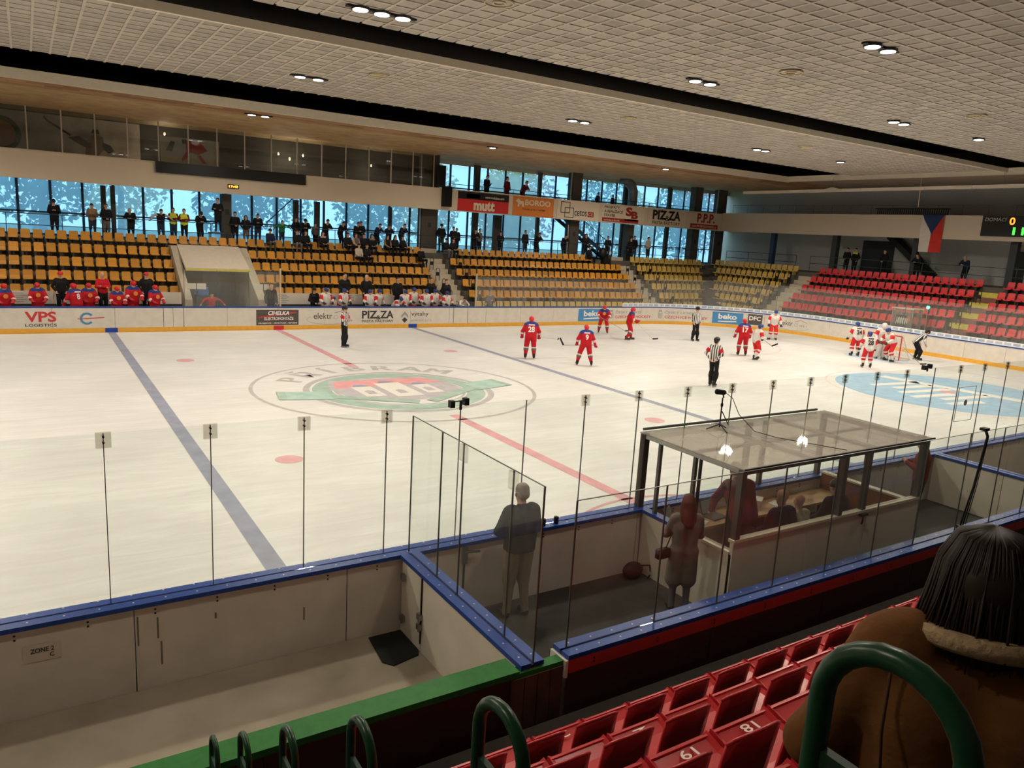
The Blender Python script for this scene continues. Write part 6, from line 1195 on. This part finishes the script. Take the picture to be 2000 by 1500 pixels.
for x0, x1, lab in ((-12.4, -4.0, 'low platform behind the red bench'), (0.5, 10.6, 'low platform behind the white bench')): ST(MB().box(x0, x1, 15.5, 16.0, FZ, .55).build('bench_platform', STAND_DK), lab)
person((-2.78, 15.1, BF), D(5), 1.6, 'wide', top=RJ, bot=JK, vox=.034, label='person in red leaning on the boards before the tunnel')
for i, (x, z, yw, lab) in enumerate(((2.64, 2.0, 5, 'player in white beside the man in black cap'), (3.74, 1.94, 12, 'player in white below the first standing coach'), (4.98, 1.95, -8, 'player in white below the second standing coach'), (5.63, 2.01, 35, 'player in white with red shorts showing, standing upright'), (6.95, 1.95, 0, 'player in white behind the small crouching one'), (7.66, 2.04, 10, 'tallest player in white at the middle of the bench'), (8.21, 1.99, -5, 'player in white right of the tallest one'), (8.95, 1.98, 5, 'player in white below the coach with arms down'), (9.46, 1.9, 8, 'player in white below the coach by the steps'))):
    athlete((x, 14.9+.45*(i % 2), BF), D(yw), (z-BF)*.98, p_board if i != 3 else 'skate', 'white', lab, 'white bench', vox=.034, legs=False)
p_low = pose(**{**POSES['lean']})
athlete((6.45, 14.75, BF), D(15), 1.72, p_low, 'white', 'small player in white crouching over the boards', 'white bench', vox=.034, legs=False); athlete((3.15, 15.3, BF), D(20), 1.42, 'skate', 'white', 'short player in white half hidden behind two others', 'white bench', vox=.034, legs=False)
person((10.4, 14.9, BF), D(5), 1.72, 'lean', top=WJ, bot=JK, vox=.034, sleeves=WJ, label='dark-haired player in white leaning far over the boards by the steps')
for x, z, fl_, top, ps, cp, lab in ((.04, 2.1, BF, JK, 'stand', None, 'official in black by the glass beside the tunnel'), (2.18, 1.91, BF, JK, 'front', HEL_K, 'man in black jacket and cap left of the white bench'), (3.93, 2.64, .55, JK, 'front', None, 'first standing coach in black behind the white bench'), (5.13, 2.59, .55, JK, 'pocket', None, 'bald second coach in black behind the white bench'), (6.91, 2.49, .55, JK, 'stand', None, 'third coach in black behind the crouching player'), (8.9, 2.51, .55, JK, 'stand', None, 'dark-haired coach in black with arms down'), (9.86, 2.44, .55, JK, 'pocket', None, 'coach in black nearest the pale steps')):
    person((x, 15.75 if fl_ > .3 else 15.3, fl_), D(6), z-fl_, ps, top=top, bot=JK, cap=cp, vox=.034, label=lab, bald='bald' in lab)
person((12.28, 14.95, BF), D(-10), 1.8, 'phone', top=GREYC, bot=JK, vox=.034, hair=HAIRG, label='man in grey behind the far glass right of the steps')
# ------------------------------------------------------------------ spectators on the far walkway
SPG = 'people standing at the rail behind the top yellow row'; plain = 'person in dark clothes standing at the rail behind the top yellow row'
ST_ = [(-8.69, 5.53, 'phone', JK, JK, 'man in black with lanyard at the rail by the first window bay'), (-7.01, 5.43, 'phone', TAN, JEAN, 'person in tan jacket at the rail'), (-6.41, 5.45, 'front', JK, GREYC, None), (-5.26, 5.45, 'rail', JK, JK, None), (-3.86, 5.44, 'wide', JK, JEAN, 'person in black vest with pale sleeves at the rail'), (-3.18, 5.46, 'crossed', HIV, JEAN, 'steward in yellow vest left of the other steward'), (-2.7, 5.44, 'crossed', HIV, JK, 'steward in yellow vest with red sleeves'), (-1.85, 5.36, 'rail', JK, JK, None), (-.97, 6.13, 'crossed', JK, JK, 'man raised above the rail on a bench by the dark column'), (.02, 5.46, 'front', JK, JK, None), (.51, 5.3, 'pocket', JK, GREYC, 'person with grey trousers beside the dark column'), (1.27, 5.46, 'phone', JK, JEAN, None), (2.5, 5.22, 'wide', GRN, JEAN, 'man in green shirt with arms spread on the rail'), (3.45, 5.36, 'pocket', JK, JK, None), (3.81, 5.47, 'rail', JK, JK, None), (4.6, 5.1, 'stand', GREYC, JK, 'short person in grey among the dark figures'), (5.06, 5.37, 'rail', JK, JK, None), (6.15, 5.44, 'rail', JK, JK, None), (6.96, 5.46, 'rail', JK, JEAN, None), (7.45, 5.37, 'front', JK, GREYC, None), (8.3, 5.45, 'rail', NAVY, JK, None), (9.22, 5.41, 'rail', NAVY, JK, None), (9.94, 5.54, 'rail', NAVY, NAVY, None), (12.95, 5.55, 'pocket', JK, DKG, 'person with dark green trousers right of the wide column'), (13.62, 5.4, 'front', JK, JEAN, None), (14.08, 5.33, 'stand', JK, JK, None), (15.12, 5.35, 'rail', JK, JK, None), (15.82, 5.39, 'pocket', GREYC, JK, 'person in dull grey jacket before the bright window'), (17.23, 5.29, 'front', JK, JK, None), (19.5, 5.48, 'stand', JK, JEAN, None), (20.15, 5.38, 'rail', JK, JK, None), (22.75, 5.5, 'rail', JK, JK, None), (24.5, 5.5, 'front', JK, JK, None), (26.92, 5.43, 'front', JK, JK, None), (28.82, 5.44, 'stand', JK, JK, None), (29.52, 5.6, 'pocket', JK, JEAN, None), (30.57, 5.56, 'front', PALE, JEAN, 'person with a pale bib standing right of the ventilation duct')]
for i, (x, z, ps, top, bot, lab) in enumerate(ST_):
    fl_ = WALK if i != 8 else WALK+.62; hh = min(1.9, z-fl_); hh = hh/(1.62/1.76) if ps == 'rail' and hh < 1.72 else hh
    person((x, (22.12 if ps == 'rail' else 22.28)+(.42 if i % 2 and i != 8 else 0), fl_), D(random.uniform(-18, 25)), min(hh, 1.92), ps, top=top, bot=bot, label=lab or plain, group=None if lab else SPG, sleeves=MAR if i in (5, 6) else (PALE if i == 4 else None), cap=HEL_K if i in (0, 7, 14, 23) else None, hairlong=i in (10,), bald=i in (3,))
r = T(empty('stool_bench', (-.97, 22.3, WALK)), 'thin-legged bench the raised man stands on', 'bench'); MB().box(-.5, .5, -.2, .2, .57, .62).build('bench_top', DARK, r)
for x in (-.45, .45):
    for y in (-.16, .16): MB().bar((x, y, 0), (x, y, .57), .03, .03).build('leg', DARK, r)
SEG = 'dark-clothed people seated in the top yellow row'; sp = 'person in dark clothes seated in the top yellow row'
SE_ = [(1.74, 4.55, NAVY, GREENT, 'man in navy cap seated alone in the top yellow row'), (3.18, 4.42, JK, GREYC, None), (3.6, 4.53, JK, JK, None), (4.64, 4.46, JK, JK, 'person with pink front seated in the top yellow row'), (6.08, 4.54, JK, JK, None), (6.6, 4.5, GREYC, JK, 'person with bare forearms seated in the top yellow row'), (7.13, 4.47, JK, JK, None), (7.6, 4.59, JK, JK, 'woman with long pale scarf seated in the top yellow row'), (8.55, 4.57, JK, JK, 'person with tan sleeves seated in the top yellow row'), (9.1, 4.47, JK, JK, None), (9.58, 4.43, JK, JK, None), (12.8, 4.45, JK, GREYC, 'man in black cap seated above the pale steps'), (13.25, 4.47, JK, JK, None), (24.2, 4.6, JK, JK, 'person seated beside camera gear at the end of the long block')]
for i, (x, z, top, bot, lab) in enumerate(SE_):
    x = round((x+11.95)/.5)*.5-11.95 if x < 11 else round((x-13.55)/.5)*.5+13.55
    person((x, 21.15, FT(6)+.04), D(random.uniform(-10, 25)), 1.76, 'sit', top=top, bot=bot, label=lab or sp, group=None if lab else SEG, vest={3: PINK, 7: TAN}.get(i), sleeves={8: TAN, 5: SKIN}.get(i), hairlong=i in (3, 7, 8, 9), cap=HEL_K if i in (0, 11) else None)
for x, top, lab in ((6.4, PALE, 'person in pale jacket seated in the second row from the top'), (6.9, JK, 'person in black seated beside the pale jacket'), (10.4, JK, 'person in black seated at the end of the row by the pale steps')): person((x, 20.28, FT(5)+.04), D(10), 1.76, 'sit', top=top, bot=JK, label=lab)
# upper gallery and end walkway
for x, z, top, ps, lab in ((16.3, 9.06, JK, 'phone', 'person in black holding a laptop on the upper gallery'), (17.9, 9.03, MAR, 'front', 'person in red holding something on the upper gallery'), (19.28, 8.99, MAR, 'rail', 'person in red leaning sideways on the upper gallery'), (25.8, 8.55, JK, 'pocket', 'person in black sitting low behind the cetos banner'), (27.2, 8.5, JK, 'front', 'person in black behind the S B banner')): person((x, 22.9, 6.95), D(20), min(z-6.95, 2.0), ps, top=top, bot=top, label=lab)
for y, z, top, ps, lab in ((10.64, 5.53, JK, 'front', 'person in dark clothes with pale stripes by the entrance doors'), (10.0, 5.7, JK, 'pocket', 'person in black jacket with yellow collar by the entrance doors'), (7.86, 5.55, JK, 'front', 'person in black standing under the end gallery before the stair'), (5.51, 5.57, JK, 'rail', 'person in black leaning on the rail below the flag'), (2.53, 5.53, NAVY, 'rail', 'grey-haired man leaning on the green rail under the scoreboard')): person((38.6, y, 3.74), D(-90), 1.85, ps, top=top, bot=JK, label=lab, hair=HAIRG if y < 3 else HAIRD, vest=HIV if y == 10.0 else None)
r = T(empty('camera_gear', (25.6, 21.2, FT(6))), 'dark pile of camera gear at the end of the long yellow block', 'equipment'); MB().box(-.35, .35, -.2, .2, 0, .5).build('gear_case', BLACK, r); MB().ell((-.3, 0, .85), (.35, .25, .42), 10, 8).build('gear_cover', BLACK, r, True); MB().box(.1, .4, -.15, .1, .5, .75).build('camera_body', DARK, r); MB().box(.15, .32, -.2, -.15, .85, 1.0).build('paper_tag', BW, r)
# ------------------------------------------------------------------ near side
person((-4.72, -14.62, FZ+.012), D(175), 1.83, pose(elL=(.27, -.06, 1.16), elR=(-.27, -.06, 1.16), wrL=(-.05, -.2, 1.2), wrR=(.05, -.22, 1.15), anL=(.13, 0, .09), anR=(-.12, .03, .09)), top=cl('charcoal', (40, 40, 42)), bot=KHAKI, hair=HAIRG, vox=.016, fat=1.14, label='grey-haired man in dark jacket and khaki trousers standing in the pen')
person((-2.62, -15.5, FZ+.012), D(150), 1.68, pose(elL=(.25, -.1, 1.14), elR=(-.25, -.1, 1.14), wrL=(-.06, -.22, 1.2), wrR=(.08, -.22, 1.14), anL=(.1, 0, .09), anR=(-.1, .02, .09)), top=cl('coat_grey', (112, 106, 98)), bot=cl('jeans_grey', (92, 94, 104)), hair=M('hair_auburn', (84, 38, 26), 0.6, noise=0.2, scale=30), hairlong=True, vox=.016, coat=.7, fat=.95, label='red-haired woman in long grey coat beside the booth')
r = T(empty('handbag', (-2.93, -15.42, 1.0)), 'small black handbag at the hip of the woman in grey', 'bag'); MB().box(-.1, .1, -.04, .04, -.07, .06).build('bag_body', BLACK, r, True); MB().tube([(.05, 0, .06), (.16, .0, .3), (.3, -.02, .48)], .008, 6).build('bag_strap', BLACK, r, True)
BFZ = .16
person((-1.0, -15.05, BFZ), D(160), 1.80, pose(pel=(0, .1, .96), chest=(0, -.1, 1.24), neck=(0, -.2, 1.38), head=(0, -.28, 1.52), shL=(.19, -.15, 1.34), shR=(-.19, -.15, 1.34), elL=(.3, -.25, 1.1), elR=(-.3, -.25, 1.1), wrL=(.25, -.42, .86), wrR=(-.25, -.42, .86)), top=MAR, bot=JK, hair=HAIRG, vox=.018, fat=1.15, label='man in dark red jacket bending over the booth counter')
CH = M('chair_black', (26, 26, 28), 0.6)
def chair(x, y, lab):
    r = T(empty('office_chair', (x, y, BFZ)), lab, 'chair'); MB().box(-.22, .22, -.2, .2, .44, .48).build('seat', CH, r); MB().box(-.21, .21, -.25, -.21, .5, .85).build('backrest', CH, r)
    for a in (-.18, .18):
        for b in (-.17, .17): MB().bar((a, b, 0), (a, b, .44), .03, .03).build('leg', CH, r)
for x, top, kw, lab, cl_ in ((-.38, PLUM, dict(bald=True, fat=1.2), 'bald man in dark purple jacket seated in the booth', 'black chair under the bald man'), (.12, PALE, dict(bald=True), 'person in pale jacket seated low beside the bald man', 'black chair under the pale jacket'), (.95, cl('navyred', (50, 28, 40)), dict(cap=HEL_K, fat=1.15), 'man in dark jacket and cap seated in the booth', 'black chair under the man in a cap')):
    low = x == .12; person((x, -15.3 if not low else -15.25, BFZ), D(178), 1.82 if not low else 1.6, 'sit', top=top, bot=JK, vox=.018, label=lab, **kw); chair(x, -15.32, cl_)
person((3.9, -15.05, FZ+.012), D(205), 1.78, 'phone', top=MAR, bot=JK, vox=.018, hair=HAIRG, fat=1.1, vest=MAR, label='white-haired man in dark red jacket beyond the booth')
# ------------------------------------------------------------------ seated woman in the foreground
fo, g, sc = person((-8.06, -21.5, NT(5)+.02), D(128), 1.70, pose(**{**POSES['sit'], 'chest': (0, .04, .86), 'neck': (0, .03, 1.06), 'head': (0, -.01, 1.19), 'elL': (.34, .05, .68), 'elR': (-.34, .05, .68), 'shL': (.2, .05, .985), 'shR': (-.2, .05, .985), 'wrL': (.12, -.2, .56), 'wrR': (-.12, -.2, .56)}), top=M('cloth_jacket_brown', (118, 78, 44), 0.85, noise=0.18, scale=7, bump=0.8, spec=0.1), bot=JEAN, vox=.016, fat=1.2, bald=True, label='long-haired person in brown jacket seated beside the green hoop')
HAIRB = M('hair_brown', (42, 30, 23), 0.5, noise=0.15, scale=6, spec=0.4)
hd, nk = g['head'], g['neck']; prims = [(hd+np.array([0, -.005, .035]), hd+np.array([0, .03, .0]), .094, .094, 0), (hd+np.array([0, .03, .0]), hd+np.array([0, .05, -.13]), .094, .085, 0)]
for s in (-1, 1): prims += [(hd+np.array([s*.055, -.01, .01]), hd+np.array([s*.075, -.01, -.13]), .05, .038, 0)]
V, Qf, fm = grow(prims, .010, .03); hm = MB(); hm.add(V, [tuple(int(i) for i in t) for t in Qf], 0)
rs = np.random.default_rng(3)
for k in range(700):
    a = rs.uniform(-2.1, 2.1); rx, ry = math.sin(a), math.cos(a); j = rs.normal(size=3)*.006
    p0 = hd+np.array([rx*.006, .012+ry*.006, .1335]); p1 = hd+np.array([rx*.072, .012+ry*.072, .106])+j*.3; p1b = hd+np.array([rx*.1, .014+ry*.1, .045])+j*.4; p2 = hd+np.array([rx*.108, .02+ry*.108, -.05])+j; p3 = hd+np.array([rx*.115, .02+ry*.12, -.15])+j*2; hm.tube([p0, p1, p1b, p2, p3], [.0025, .0035, .0035, .0035, .002], 4)
hm.build('hair', HAIRB, fo, True)
col = MB(); ring_ = []
for a in np.linspace(-2.6, 2.6, 24): ring_.append(hd+np.array([.135*math.sin(a), .03+.125*math.cos(a), -.135+.025*math.cos(a)]))
col.tube(ring_, .024, 8); col.build('collar', M('fleece_cream', (176, 150, 116), 0.95, noise=0.2, scale=60, bump=0.5), fo, True)
for s in (-1, 1): MB().tube([g['sh'+('L' if s > 0 else 'R')]+np.array([0, .095, .04]), g['chest']+np.array([s*.2, .15, -.02]), g['pel']+np.array([s*.18, .17, .1])], .004, 5).build('jacket_seam', M('seam_dark', (70, 44, 24), 0.8), fo, True)
